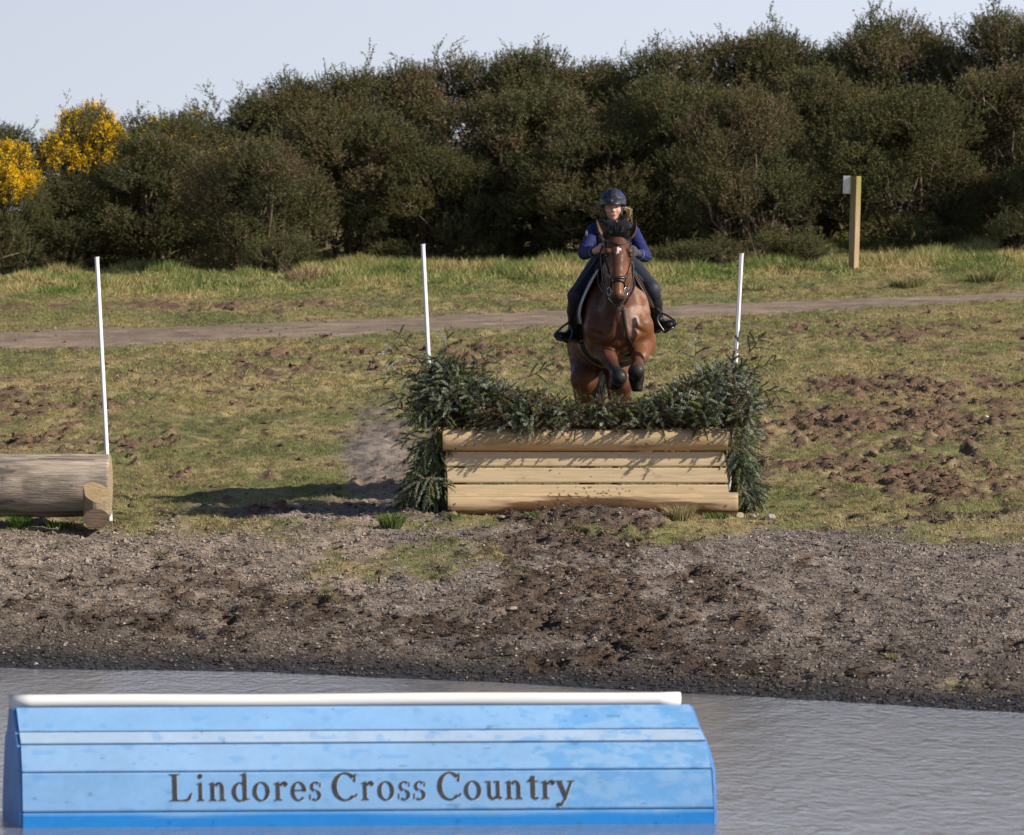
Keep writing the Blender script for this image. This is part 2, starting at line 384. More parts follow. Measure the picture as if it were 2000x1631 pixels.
grass_mat = vcol_mat('grass_mat', rough=.7, spec=.15, transl=.25)
def blades(X, Y, Z, H, Wd, colb, lean=.6, bend=None):
    n = len(X); th = rng.random(n)*6.283; lx = (rng.random(n)*2-1)*lean; ly = (rng.random(n)*2-1)*lean
    dx, dy = np.cos(th)*Wd/2, np.sin(th)*Wd/2
    a = np.stack([X-dx, Y-dy, Z-.004], -1); b = np.stack([X+dx, Y+dy, Z-.004], -1); t = np.stack([X+lx*H, Y+ly*H, Z+H], -1)
    V = np.stack([a, b, t], 1).reshape(-1, 3); Fc = np.arange(3*n).reshape(-1, 3)
    return V, Fc, np.repeat(colb, 3, 0)
def turf(n, ylo, yhi, h, wd, name, label, lean=.9, thr=0, tall=False):
    Y = ylo + (yhi-ylo)*rng.random(n)**.85; X = (rng.random(n)*2-1)*(Y*.101+1.2)
    z0 = terr0(X, Y); m = masks(X, Y, z0)
    clump = fbm2(X*5, Y*4, 3, 401)
    k = rng.random(n) < m[0]*(sstep(.3, .62, clump) if not tall else 1)
    X, Y = X[k], Y[k]; m = [a[k] for a in m]; n = len(X)
    z = z0[k] + relief(X, Y, *m)
    big = fbm2(X*.9, Y*.45, 3, 411); sm = rng.random(n)
    straw = np.array([.46, .345, .165]); green = np.array([.185, .215, .075]); pale = np.array([.34, .29, .11])
    kk = (big*.9+sm*.35+.25*fbm2(X*7, Y*4, 2, 415))[:, None]
    col = np.where(kk > .90, straw, np.where(kk > .70, pale, green))*(.7+.6*rng.random((n, 1)))
    if tall: col = np.where(kk > .90, straw*1.1, np.where(kk > .70, np.array([.40, .37, .15]), np.array([.19, .24, .068])))*(.6+.7*rng.random((n, 1)))
    hh = h(X, Y, n); V, f, c = blades(X, Y, z, hh, wd(n), col, lean)
    return tag(mesh_np(name, V, f, grass_mat, None, c, smooth=False), label, 'grass', kind='stuff')
turf(600000, 37, 62, lambda X, Y, n: .010+.024*rng.random(n), lambda n: .004+.005*rng.random(n), 'grazed_turf', 'short olive and straw coloured turf around the brush fence', 1.2)
turf(450000, 60, 90, lambda X, Y, n: .014+.032*rng.random(n), lambda n: .008+.008*rng.random(n), 'far_turf', 'short worn grass on the slope either side of the path', 1.2)
turf(330000, 86.5, 104, lambda X, Y, n: (.04+.10*rng.random(n))*(.35+1.5*sstep(.42, .7, fbm2(X*1.3, Y*1.0, 3, 421)))*sstep(85, 91, Y), lambda n: .012+.012*rng.random(n), 'rough_grass', 'longer green and straw tussocks in front of the gorse', .8, tall=True)
# ------------------------------------------------------------------ gorse hedge
leaf_mat = vcol_mat('gorse_leaf_mat', rough=.75, spec=.12, transl=.12)
stem_mat = vcol_mat('gorse_stem_mat', rough=.85, spec=.15, noise=[dict(scale=12, lo=.7, hi=1.2)])
flower_mat = vcol_mat('gorse_flower_mat', rough=.6, spec=.2, transl=.25)
def unit(v): return v/(np.linalg.norm(v, axis=-1, keepdims=True)+1e-9)
def gorse(seed, r, h, brown, lobes=44, per=150, flowers=0., full=False):
    """returns (leaf mesh, flower mesh or None, stem mesh), base at origin"""
    g = np.random.default_rng(seed)
    v = g.random(lobes)**(.8 if full else .62); th = g.random(lobes)*6.283
    env = np.where(v < .35, (.78+.22*v/.35) if full else (.66+.34*v/.35), np.sqrt(np.clip(1-((v-.35)/.70)**2.4, 0, 1)))
    env = env*(.78+.3*np.sin(th*2+seed)*.5+.25*g.random(lobes))
    rad = r*env*np.where(g.random(lobes) < .8, .60+.52*g.random(lobes), .40)
    C = np.stack([rad*np.cos(th), rad*np.sin(th)*.8, .25+v*(h-.55)], -1)
    LR = (.22+.26*g.random(lobes)**1.1)*(r/1.3)
    tone = g.random(lobes)
    P = []; Dr = []; T = []; FL = []
    for i in range(lobes):
        n = int(per*(LR[i]/.38)**2)
        d = unit(g.normal(size=(n, 3))+np.array([0, 0, .25]))
        out = unit(C[i]*np.array([1, 1, .2])+np.array([0, 0, .3]))
        p = C[i] + d*np.array([1, 1, .85])*LR[i]*(.80+.22*g.random((n, 1)))
        P.append(p); Dr.append(unit(d*.75+out*.35+np.array([0, 0, .85])+g.normal(size=(n, 3))*.22)); T.append(np.full(n, tone[i]))
        fl = v[i] > .62 and g.random() < .65
        FL.append(np.full(n, fl))
    # shoulders and plumes that push out of the rounded outline
    for i in range(16):
        a = g.random()*6.283; zf = .35+.6*g.random(); rr_ = r*np.sqrt(max(.05, 1-((zf-.35)/.70)**2.4))*(.95+.25*g.random()); c0 = np.array([rr_*math.cos(a), rr_*math.sin(a)*.8, .25+zf*(h-.5)]); R0 = .14+.22*g.random(); n = int(70*(R0/.25)**2)
        d = unit(g.normal(size=(n, 3))); p = c0+d*R0*np.array([1, 1, 1.5])*(.5+.5*g.random((n, 1))); P.append(p); Dr.append(unit(d*.5+np.array([.5*math.cos(a), .5*math.sin(a), .9])+g.normal(size=(n, 3))*.25)); T.append(np.full(n, g.random())); FL.append(np.full(n, zf > .7 and g.random() < .6))
    # upright leaders breaking the outline
    for i in range(7):
        a = g.random()*6.283; q = r*np.sqrt(g.random())*.85
        zt = h*(.62+.36*np.sqrt(max(0, 1-(q/r)**2)))
        n = 9; tt = np.linspace(0, 1, n)[:, None]; ln = .25+.40*g.random()
        lean = g.normal(size=2)*.22
        p = np.array([q*math.cos(a), q*math.sin(a)*.8, zt]) + tt*ln*np.array([lean[0], lean[1], 1.])
        P.append(p); Dr.append(unit(np.tile([lean[0], lean[1], 1.], (n, 1))+g.normal(size=(n, 3))*.5)); T.append(np.full(n, g.random())); FL.append(np.full(n, False))
    P = np.vstack(P); Dr = np.vstack(Dr); T = np.concatenate(T); FL = np.concatenate(FL)
    n_out = len(P); m_ = 900      # dead inner growth down to the ground, coloured near black as gap shade
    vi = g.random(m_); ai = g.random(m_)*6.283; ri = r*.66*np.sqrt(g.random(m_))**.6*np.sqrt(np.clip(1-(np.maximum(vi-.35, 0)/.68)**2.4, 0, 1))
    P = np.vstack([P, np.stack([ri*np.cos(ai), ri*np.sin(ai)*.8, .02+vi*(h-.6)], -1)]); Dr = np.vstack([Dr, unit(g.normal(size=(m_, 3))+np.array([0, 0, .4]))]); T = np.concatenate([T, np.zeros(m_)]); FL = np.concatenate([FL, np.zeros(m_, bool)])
    n = len(P); k = 20
    ln = .14+.20*g.random(n)
    t = g.random((n, k, 1)); base = P[:, None]+Dr[:, None]*t*ln[:, None, None]
    ld = unit(Dr[:, None]*.7+g.normal(size=(n, k, 3))*.75); ll = (.030+.035*g.random((n, k, 1)))
    wd = unit(np.cross(ld, g.normal(size=(n, k, 3))))*(.0045+.0065*g.random((n, k, 1)))
    V = np.stack([base-wd, base+wd, base+ld*ll], 2).reshape(-1, 3)
    isb = g.random(n) < np.where(T > 1-brown*1.0, .62, .06)
    green = np.array([.098, .106, .047])[None]*(1.15-T[:, None]*.6)+np.array([.085, .068, .020])[None]*T[:, None]
    brn = np.array([.20, .145, .085])*(.6+.6*g.random((n, 1)))
    c = np.where(isb[:, None], brn, green*(.75+.5*g.random((n, 1))))
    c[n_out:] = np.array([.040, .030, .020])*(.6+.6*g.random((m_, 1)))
    c = np.repeat(c, 3*k, 0)
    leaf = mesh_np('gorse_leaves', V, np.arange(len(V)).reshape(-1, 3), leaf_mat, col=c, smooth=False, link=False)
    fm = None
    if flowers:
        s = FL & (g.random(n) < flowers); Pf = P[s]+Dr[s]*ln[s][:, None]*.9; m = len(Pf); kf = 20
        b = Pf[:, None]+g.normal(size=(m, kf, 3))*.045; e1 = unit(g.normal(size=(m, kf, 3)))*.042; e2 = unit(g.normal(size=(m, kf, 3)))*.042
        Vf = np.stack([b, b+e1, b+e2], 2).reshape(-1, 3)
        cf = np.repeat(np.array([.95, .60, .008])*(.7+.4*g.random((m, 1))), 3*kf, 0)
        fm = mesh_np('gorse_flowers', Vf, np.arange(len(Vf)).reshape(-1, 3), flower_mat, col=cf, smooth=False, link=False)
    mb = MB()
    for i in range(10):
        tgt = C[g.integers(lobes)]; s0 = np.array([g.normal()*.12, g.normal()*.12, -.35])
        mid = s0*.5+tgt*.5+g.normal(size=3)*.14; q = [s0, s0*.75+mid*.25+g.normal(size=3)*.05, mid, mid*.5+tgt*.5+g.normal(size=3)*.1, tgt]
        mb.tube(q, [.055, .05, .038, .028, .015], 6, col=(.15, .115, .08))
        for j in range(3):
            e = C[g.integers(lobes)]; e = mid+(e-mid)*min(1, 1.0/np.linalg.norm(e-mid)); mb.tube([mid, mid*.5+e*.5+g.normal(size=3)*.08, e], [.026, .018, .008], 5, col=(.19, .145, .10))
    # grey bare twigs near the surface
    for i in range(70):
        j = g.integers(lobes); d = unit(g.normal(size=3)+np.array([0, 0, .6])); a = C[j]-d*.1; b = C[j]+d*LR[j]*(1.0+.25*g.random())
        mb.tube([a, (a+b)/2+g.normal(size=3)*.05, b], [.012, .009, .004], 4, cap=False, col=(.24, .185, .13))
    st = mb.build('x', stem_mat); sm = st.data; bpy.data.objects.remove(st)
    return leaf, fm, sm
VAR = [gorse(11, 1.35, 4.0, .25), gorse(12, 1.25, 3.8, .42), gorse(13, 1.5, 3.9, .12, full=True), gorse(14, 1.3, 4.1, .32), gorse(15, 1.2, 3.7, .50, full=True)]
VFL = [gorse(21, 1.3, 3.8, .15, flowers=.40), gorse(22, 1.25, 3.6, .1, flowers=.50)]
VHALF = gorse(23, 1.3, 3.8, .18, flowers=.02)
GH = 'gorse bushes of the tall hedge'
def bush(px, top, D, wpx, var, label, rot=0., z_off=0., sink=.2):
    x = (px-1000)*D/F; zg = float(terr0(np.array([x]), np.array([float(D)]))[0])
    ztop = CZ-(top-HY)*D/F; h = ztop-zg+sink
    leaf, fl, st = var
    sv = {0: 3.95}
    hh = float(np.percentile([v.co.z for v in leaf.vertices], 99.75)) if 'hh' not in leaf else leaf['hh']
    leaf['hh'] = hh
    r = wpx*(1.38 if D >= 105 and px > 300 else 1.22)*D/F/2; rb = leaf.get('rr') or float(np.percentile([abs(v.co.x) for v in leaf.vertices], 97)); leaf['rr'] = rb
    root = empty('gorse_bush', (x, D, zg-sink), label, 'gorse bush', GH)
    s = (r/rb, r/rb, h/hh); root.scale = s; root.rotation_euler = (0, 0, rot)
    for nm, me in (('crown', leaf), ('flowers', fl), ('trunk', st)):
        if me is None: continue
        o = bpy.data.objects.new(nm, me); COL.objects.link(o); o.parent = root
    return root
BUSHES = [
 (-300, 250, 104, 300, VAR[0], 'bush outside the left edge of the view', 1.1),
 (-560, 290, 102, 320, VAR[3], 'outermost bush at the left end of the hedge, outside the view', 2.2),
 # back row, on the skyline
 (-40, 232, 106, 260, VAR[2], 'dark bush on the skyline at the far left edge behind the flowering gorse', .3),
 (155, 206, 105, 175, VFL[0], 'tall gorse with yellow blossom along its top, near the left edge', 1.0),
 (320, 205, 106, 240, VHALF, 'green skyline bush with few yellow specks, right of the yellow topped gorse', 2.1),
 (470, 168, 107, 250, VAR[0], 'skyline bush above the sunlit olive bush on the left', .4),
 (610, 128, 107, 230, VAR[3], 'skyline bush where the hedge top starts rising left of centre', 2.9),
 (745, 112, 108, 230, VAR[1], 'skyline bush straight above the left flag pole of the brush fence', 1.3),
 (895, 88, 108, 250, VAR[4], 'brownish skyline bush between the left flag pole and the rider', 3.7),
 (1050, 78, 108, 230, VAR[3], 'thin topped skyline bush with sky showing through, left of the rider', 5.1),
 (1190, 104, 108, 220, VAR[2], 'dark green skyline bush straight above the rider helmet', .9),
 (1315, 70, 107, 240, VAR[0], 'skyline bush between the rider and the right flag pole', 4.4),
 (1450, 40, 107, 240, VAR[1], 'high rounded skyline bush straight above the right flag pole', 2.2),
 (1590, 66, 107, 230, VAR[3], 'skyline bush between the right flag pole and the wooden marker post', .2),
 (1730, 8, 106, 230, VAR[4], 'tallest leggy skyline bush above the marker post', 1.9),
 (1865, 38, 106, 230, VAR[0], 'leggy skyline bush right of the marker post with gaps of sky', 3.3),
 (2010, 6, 105, 250, VAR[1], 'tall skyline bush cut by the right edge of the view', 5.5),
 (2180, 0, 105, 300, VAR[2], 'tall bush beyond the right edge of the hedge view', 1.5),
 # middle and front rows
 (-10, 275, 99, 150, VFL[1], 'gorse covered in bright yellow flowers at the left edge', .7),
 (150, 345, 101, 270, VAR[2], 'dark shaded bush below the yellow topped gorse', 1.2),
 (330, 255, 101, 270, VAR[0], 'dark shaded bush left of the sunlit olive bush', 4.0),
 (500, 268, 97.5, 235, VAR[4], 'sunlit olive bush bulging forward on the left', 2.5),
 (690, 215, 101.5, 270, VAR[3], 'shaded bush left of the left flag pole of the brush fence', .1),
 (860, 290, 101, 250, VAR[2], 'shaded bush right behind the left flag pole of the brush fence', 3.1),
 (1010, 170, 102, 300, VAR[1], 'broad shaded bush left of the rider', 1.7),
 (1170, 250, 100, 250, VAR[0], 'bush directly behind the rider', 5.9),
 (1315, 150, 100, 280, VAR[2], 'green bush just right of the rider', 2.0),
 (1455, 170, 96.5, 230, VAR[4], 'brown tinged bush standing forward behind the right flag pole', .6),
 (1600, 130, 101.5, 250, VAR[3], 'bush just left of the wooden marker post', 4.9),
 (1780, 170, 97.5, 310, VAR[2], 'large grey green bush right behind the wooden marker post', 3.9),
 (1960, 120, 99, 240, VAR[1], 'front bush near the right edge above the long grass', 2.7),
 (2150, 180, 96, 320, VAR[0], 'front bush beyond the right edge above the long grass', .5),
 (2420, 60, 93, 420, VAR[2], 'wide bush standing outside the view on the right', 2.5),
]
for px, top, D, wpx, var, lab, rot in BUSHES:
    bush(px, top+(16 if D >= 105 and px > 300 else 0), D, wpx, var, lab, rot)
# second flowering fringe and low young bushes in the front
SG = 'young gorse at the foot of the hedge'
VS = gorse(31, .7, 1.3, .1, lobes=22, per=60)
for px, top, D, wpx, lab, rot in [
  (550, 436, 94.5, 100, 'small pale green gorse seedling in the grass below the sunlit olive bush', .5),
  (1385, 455, 93, 120, 'low gorse at the foot of the hedge left of the right flag pole', 1.4),
  (1545, 440, 93.5, 120, 'low gorse at the foot of the hedge right of the right flag pole', 2.5),
  (1990, 400, 93, 90, 'small dark gorse on the grass at the right edge', 4.),
  (1270, 470, 95, 120, 'low gorse at the foot of the hedge beside the rider elbow', 3.)]:
    o = bush(px, top, D, wpx, VS, lab, rot, sink=.05); o.name = 'young_gorse'; o['group'] = SG

# ------------------------------------------------------------------ marker post with sign
wood_post = vcol_mat('post_wood_mat', rough=.8, spec=.2, noise=[dict(scale=6, lo=.75, hi=1.2, stretch=(8, 8, .6))])
D = 89.5; b = W(1667, 522, D); zg = gz(b[0], D)
post = empty('marker_post', (b[0], D, zg), 'square wooden post with a small white plate, standing in long grass before the gorse', 'marker post')
Rz = np.array(Matrix.Rotation(math.radians(-43), 3, 'Z')); tilt = np.array(Matrix.Rotation(math.radians(1.6), 3, 'Y')); R = tilt @ Rz
h = CZ-(344-HY)*D/F - zg
nz = 24; mb = MB(); vv = []; cc = []; q = []
for i in range(nz+1):
    z = -.3+(h+.3)*i/nz
    for sx, sy in ((-1, -1), (1, -1), (1, 1), (-1, 1)):
        vv.append(R @ np.array([sx*.062, sy*.062, z])); f = max(0, min(1, (z/h-.5)*2.2))
        cc.append(np.array([.37, .27, .16])*(1-f)+np.array([.25, .21, .07])*f)
for i in range(nz):
    for j in range(4): k = (j+1) % 4; q.append([i*4+j, i*4+k, i*4+4+k, i*4+4+j])
q.append([nz*4, nz*4+1, nz*4+2, nz*4+3])
pm = mesh_np('post', np.array(vv), np.array(q), wood_post, post, np.array(cc), smooth=False)
sign_mat = plain('sign_white_mat', (.78, .76, .72), .5, ns=8)
mb = MB(); Rs = R @ np.array(Matrix.Rotation(math.radians(28), 3, 'Z'))
mb.box(R @ np.array([-.115, -.06, h-.15]), (.09, .008, .15), Rs); sg = mb.build('sign_plate', sign_mat, post, smooth=False, col=False)
bv = sg.modifiers.new('b', 'BEVEL'); bv.width = .006; bv.segments = 2

# ------------------------------------------------------------------ white flag poles
pole_mat = plain('pole_white_mat', (.80, .80, .80), .45, ns=14, lo=.9, hi=1.03)
pole_groove = plain('pole_groove_mat', (.50, .52, .58), .5)
twine_mat = plain('green_twine_mat', (.03, .30, .17), .7, ns=120, lo=.6)
def pole(top, bot, D, r, label, rot=.3, D2=None):
    a = W(top[0], top[1], D2 or D); b = W(bot[0], bot[1], D); n = 12
    root = empty('flag_pole', b, label, 'flag pole', 'white flag poles'); a = a-b
    mb = MB(); mb.tube(np.array([[0, 0, 0.]]) + np.linspace(-.02, 1, 9)[:, None]*a, r, 6, up=[math.cos(rot), math.sin(rot), 0]); p = mb.build('pole', pole_mat, root, smooth=False, col=False)
    mb = MB(); mb.tube([a*.999, a*1.0025], [r*1.18, r*1.18], 6, up=[math.cos(rot), math.sin(rot), 0]); mb.build('cap', pole_mat, root, smooth=False, col=False)
    return root, a, b
pl, a, b = pole((189, 503), (215, 1007), 44.95, .0195, 'white flag pole tied to the end of the grey log at left')
mb = MB()
for i in range(9):
    c0 = a*(.205+.0035*i*1.0); mb.tube([c0+np.array([.0235*math.cos(t), .0235*math.sin(t), .002*t/6]) for t in np.linspace(0, 6.28, 13)], .0028, 5, cap=False)
mb.build('twine', twine_mat, pl, col=False)
pole((826, 478), (852, 1000), 45.25, .0195, 'white flag pole standing in the left wing of the brush fence', .3)
pole((1448, 496), (1421, 1003), 45.25, .0195, 'white flag pole standing in the right wing of the brush fence', .8)

# ------------------------------------------------------------------ wood helpers
def log_mesh(name, p0, p1, r0, r1, mat, parent, colfn, nl=160, na=56, seed=0, bumpy=.02, endcol=(.45, .31, .17), inset=.0, loc=None):
    p0 = np.asarray(p0, float); p1 = np.asarray(p1, float); ax_ = unit(p1-p0)
    up = np.array([0, 0, 1.]) if abs(ax_[2]) < .9 else np.array([0, 1., 0]); e1 = unit(up-ax_*np.dot(up, ax_)); e2 = np.cross(ax_, e1)
    t = np.linspace(0, 1, nl); Ln = np.linalg.norm(p1-p0)
    # rounded ends
    tt = t; rr_ = r0+(r1-r0)*tt; ed = np.minimum(tt, 1-tt)*Ln; rr_ = rr_*np.where(ed < .02, .965+.035*np.sqrt(np.clip(ed/.02, 0, 1)), 1)
    th = np.linspace(0, 2*np.pi, na, endpoint=False)
    TT, TH = np.meshgrid(tt, th, indexing='ij')
    nn = fbm2(TT*Ln*2.5+seed, np.sin(TH)*1.3+np.cos(TH)*.9+seed, 3, seed)-.5
    gr = fbm2(TT*Ln*4, (np.sin(TH)+np.cos(TH)*1.7)*14, 3, seed+7)-.5
    RR = rr_[:, None]*(1+bumpy*nn*2+bumpy*.35*gr)
    P = p0+TT[..., None]*(p1-p0) + RR[..., None]*(np.cos(TH)[..., None]*e1+np.sin(TH)[..., None]*e2)
    i = np.arange(nl*na).reshape(nl, na); q = np.stack([i[:-1], np.roll(i[:-1], -1, 1), np.roll(i[1:], -1, 1), i[1:]], -1).reshape(-1, 4)
    c = colfn(TT*Ln, TH, P).reshape(-1, 3)
    V = [P.reshape(-1, 3)]; Cc = [c]; T = []; n0 = nl*na
    for end, ring, ctr, sgn in ((0, i[0], p0, -1), (1, i[-1], p1, 1)):
        rv = P.reshape(-1, 3)[ring]; rings = 7; prev = None
        for k in range(rings):
            f = 1-k/rings; vs_ = ctr+(rv-ctr)*f; V.append(vs_); Cc.append(np.tile(np.array(endcol)*(.8+.25*((k*37) % 3)/2), (na, 1)))
            cur = np.arange(n0, n0+na); n0 += na
            if prev is not None: T.append(np.stack([prev, np.roll(prev, -1), np.roll(cur, -1), cur], -1) if sgn > 0 else np.stack([prev, cur, np.roll(cur, -1), np.roll(prev, -1)], -1))
            prev = cur
        V.append(np.array([ctr])); Cc.append([np.array(endcol)*.7]); T2 = np.stack([prev, np.roll(prev, -1), np.full(na, n0)], -1); n0 += 1
        log_mesh.t = T2 if end == 0 else np.vstack([log_mesh.t, T2])
    q = np.vstack([q]+T)
    return mesh_np(name, np.vstack(V), [q, log_mesh.t], mat, parent, np.vstack(Cc), True, loc)
def plank(name, A, B, n_up, wdt, thick, mat, parent, colfn, nl=200, nw=14, loc=None, taper=(0, 0)):
    """board from A to B (lower edge), width vector n_up*wdt, thickness toward the viewer"""
    A = np.asarray(A, float); B = np.asarray(B, float); u = unit(B-A); n_up = unit(np.asarray(n_up, float)); nrm = unit(np.cross(u, n_up))
    s = np.linspace(0, 1, nl); t = np.linspace(0, 1, nw); Sg, Tg = np.meshgrid(s, t, indexing='ij')
    off = (taper[0]*(1-Sg)-taper[1]*Sg)*Tg
    P = A+(B-A)*Sg[..., None]+u*off[..., None]+n_up*wdt*Tg[..., None]+nrm*thick*1.0
    edge = np.minimum(Tg, 1-Tg)*wdt; P = P-nrm*(np.clip(.004-edge, 0, .004)*1.0)[..., None]
    Pb = A+(B-A)*Sg[..., None]+u*off[..., None]+n_up*wdt*Tg[..., None]
    i = np.arange(nl*nw).reshape(nl, nw); j = i+nl*nw
    f = [np.stack([i[:-1, :-1], i[1:, :-1], i[1:, 1:], i[:-1, 1:]], -1).reshape(-1, 4), np.stack([j[:-1, :-1], j[:-1, 1:], j[1:, 1:], j[1:, :-1]], -1).reshape(-1, 4),
         np.stack([i[:-1, 0], j[:-1, 0], j[1:, 0], i[1:, 0]], -1), np.stack([i[:-1, -1], i[1:, -1], j[1:, -1], j[:-1, -1]], -1),
         np.stack([i[0, :-1], i[0, 1:], j[0, 1:], j[0, :-1]], -1), np.stack([i[-1, :-1], j[-1, :-1], j[-1, 1:], i[-1, 1:]], -1)]
    V = np.vstack([P.reshape(-1, 3), Pb.reshape(-1, 3)]); c = colfn(Sg*np.linalg.norm(B-A), Tg, P).reshape(-1, 3)
    o = mesh_np(name, V, np.vstack(f), mat, parent, np.vstack([c, c*.7]), False, loc)
    return o
wood_mat = vcol_mat('new_wood_mat', rough=.62, spec=.25, noise=[dict(scale=5, lo=.86, hi=1.1, stretch=(1.2, 9, 14), detail=6)], bmp=dict(scale=6, strength=.25, dist=.004, stretch=(1, 14, 20)))
old_mat = vcol_mat('weathered_wood_mat', rough=.85, spec=.15, noise=[dict(scale=9, lo=.55, hi=1.35, stretch=(.6, 6, 9), detail=8, rough=.7)], bmp=dict(scale=10, strength=.9, dist=.012, stretch=(.7, 8, 11)))

# ------------------------------------------------------------------ the brush fence
DF = 45.
fb = W(1150, 1006, DF)
fence = empty('brush_fence', fb, 'brush fence of pale new timber boards topped with a hedge of cut spruce', 'jump')
def mudspots(P, dens, seed):
    a = P[..., 0]*95+3*noise2(P[..., 0]*40, P[..., 2]*40, seed+8); b = P[..., 2]*120+3*noise2(P[..., 0]*45, P[..., 2]*45, seed+9)
    f = noise2(a, b, seed)*.55+noise2(P[..., 0]*43, P[..., 2]*60, seed+3)*.45
    dens = dens*(.35+1.3*fbm2(P[..., 0]*5, P[..., 2]*9, 2, seed+4))
    return sstep(1-dens, 1-dens+.05, f)
def knots(P, pts, z0=0):
    d = np.zeros(P.shape[:2])
    for (kx, kz, r) in pts:
        q = np.hypot((P[..., 0]-kx)/1.5, P[..., 2]-kz)/r; d = np.maximum(d, np.clip(1-q, 0, 1)*(.6+.4*np.sin(q*14)))
    return d
TAN = np.array([.60, .455, .285])
def kpts(lst): return [(W(x, y, DF)[0], W(x, y, DF)[2], r) for x, y, r in lst]
def toplog(s, th, P):
    c = TAN*(.93+.10*fbm2(s*1.5, np.sin(th)*3, 3, 5)[..., None])*np.array([.93, .88, .80])
    ring = noise2(s*5, np.sin(th)*9+.6*noise2(s*4, th*0, 3), 9); c = c*(1-.22*sstep(.6, .75, ring)[..., None]*np.array([.7, 1, 1.2]))
    k = knots(P, kpts([(1262, 867, .06), (1240, 872, .04), (1142, 846, .02), (1388, 845, .015)]))[..., None]
    k2 = sstep(.62, .8, noise2(s*3.2, np.sin(th)*4, 77))*.25
    c = c*(1-.70*k)*(1-k2[..., None])
    return c
lt = log_mesh('top_log', W(865, 859, DF), W(1421, 859, DF), .0925, .093, wood_mat, None, toplog, seed=3, bumpy=.018, endcol=(.5, .36, .18), loc=fb)
def boardc(seed, spots, kn):
    def f(s, t, P):
        c = TAN*(.98+.12*(fbm2(s*2+seed, t*2, 3, seed)-.5)[..., None]); g = noise2(s*3, t*10+noise2(s*1.2, t*2, seed)*3, seed+1)
        c = c*(1-.10*sstep(.6, .8, g)[..., None]); k = knots(P, kpts(kn))[..., None]*np.array([.7, 1, 1.1]); c = c*(1-.42*k)
        m = mudspots(P, spots*(1+1.9*np.exp(-((P[..., 0]-.75)/.7)**2)), seed)[..., None]; return c*(1-m)+np.array([.06, .045, .03])*m
    return f
boards = []
# leaning face: lower edge comes forward
def face_pt(px, py):        # point on the leaning plane
    k = (py-880)/130.0
    return W(px, py, DF+.03-.10*k)
for i, (l0, r0, y0, l1, r1, y1, kn) in enumerate([(871, 1413, 883, 873, 1418, 911, [(1402, 901, .03), (1072, 905, .03)]), (873, 1417, 915, 875, 1422, 943, [(1285, 931, .03), (1276, 925, .018), (1022, 933, .02)]), (874, 1421, 947.5, 876, 1425, 975, [(1350, 955, .02)])]):
    A = face_pt(l1, y1); B = face_pt(r1, y1); C_ = face_pt(l0, y0)
    nu = C_-A; nu[0] = 0; wd = np.linalg.norm(nu)
    o = plank('board', A, B, nu, wd, .028, wood_mat, None, boardc(20+i*5, .05+.015*i, kn), loc=fb, taper=((C_-A)[0], (B-face_pt(r0, y0))[0])); boards.append(o)
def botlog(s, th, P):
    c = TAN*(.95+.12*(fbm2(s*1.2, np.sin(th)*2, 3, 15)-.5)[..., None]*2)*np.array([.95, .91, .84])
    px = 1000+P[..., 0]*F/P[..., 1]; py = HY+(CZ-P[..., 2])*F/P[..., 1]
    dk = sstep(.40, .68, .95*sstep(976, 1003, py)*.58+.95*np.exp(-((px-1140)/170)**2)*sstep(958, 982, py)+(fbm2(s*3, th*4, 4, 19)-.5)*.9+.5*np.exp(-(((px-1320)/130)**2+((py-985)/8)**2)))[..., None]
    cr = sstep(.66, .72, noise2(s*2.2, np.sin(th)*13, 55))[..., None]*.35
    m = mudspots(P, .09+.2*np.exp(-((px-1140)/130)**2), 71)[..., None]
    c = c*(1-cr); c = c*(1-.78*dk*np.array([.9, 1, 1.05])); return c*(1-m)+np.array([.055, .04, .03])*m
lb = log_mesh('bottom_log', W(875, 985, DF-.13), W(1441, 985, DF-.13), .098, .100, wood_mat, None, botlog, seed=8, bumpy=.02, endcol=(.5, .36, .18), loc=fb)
# uprights, rails and dark box behind the boards
frame_mat = plain('frame_wood_mat', (.38, .27, .15), .8, ns=6, stretch=(6, 6, 1))
mb = MB()
for px in (897, 1150, 1395):
    c = W(px, 935, DF+.10); mb.box(c, (.05, .022, .29))
mb.box(W(1146, 990, DF+.5), (1.18, .03, .08)); mb.box(W(1146, 870, DF+.52), (1.2, .03, .08))
for px in (880, 1412): mb.box(W(px, 860, DF+.3), (.025, .28, .06))
fr = mb.build('frame', frame_mat, None, smooth=False, loc=fb, col=False)
backing_mat = plain('occluder_mat', (.035, .03, .022), .95)
bolt_mat = plain('bolt_steel_mat', (.45, .46, .48), .35, metal=.9)
mb = MB()
bls = []
for px, py, dd in ((902, 869, -.085), (1143, 845, -.07), (1142, 869, -.088), (1387, 843, -.065), (1388, 867, -.088), (889, 984, -.225), (1420, 987, -.228), (1139, 988, -.228)):
    p = W(px, py, DF+dd); mb = MB(); mb.tube([p+[0, .02, 0], p+[0, -.008, 0]], .0095, 8); bls.append(mb.build('bolt', bolt_mat, None, smooth=False, loc=fb, col=False))

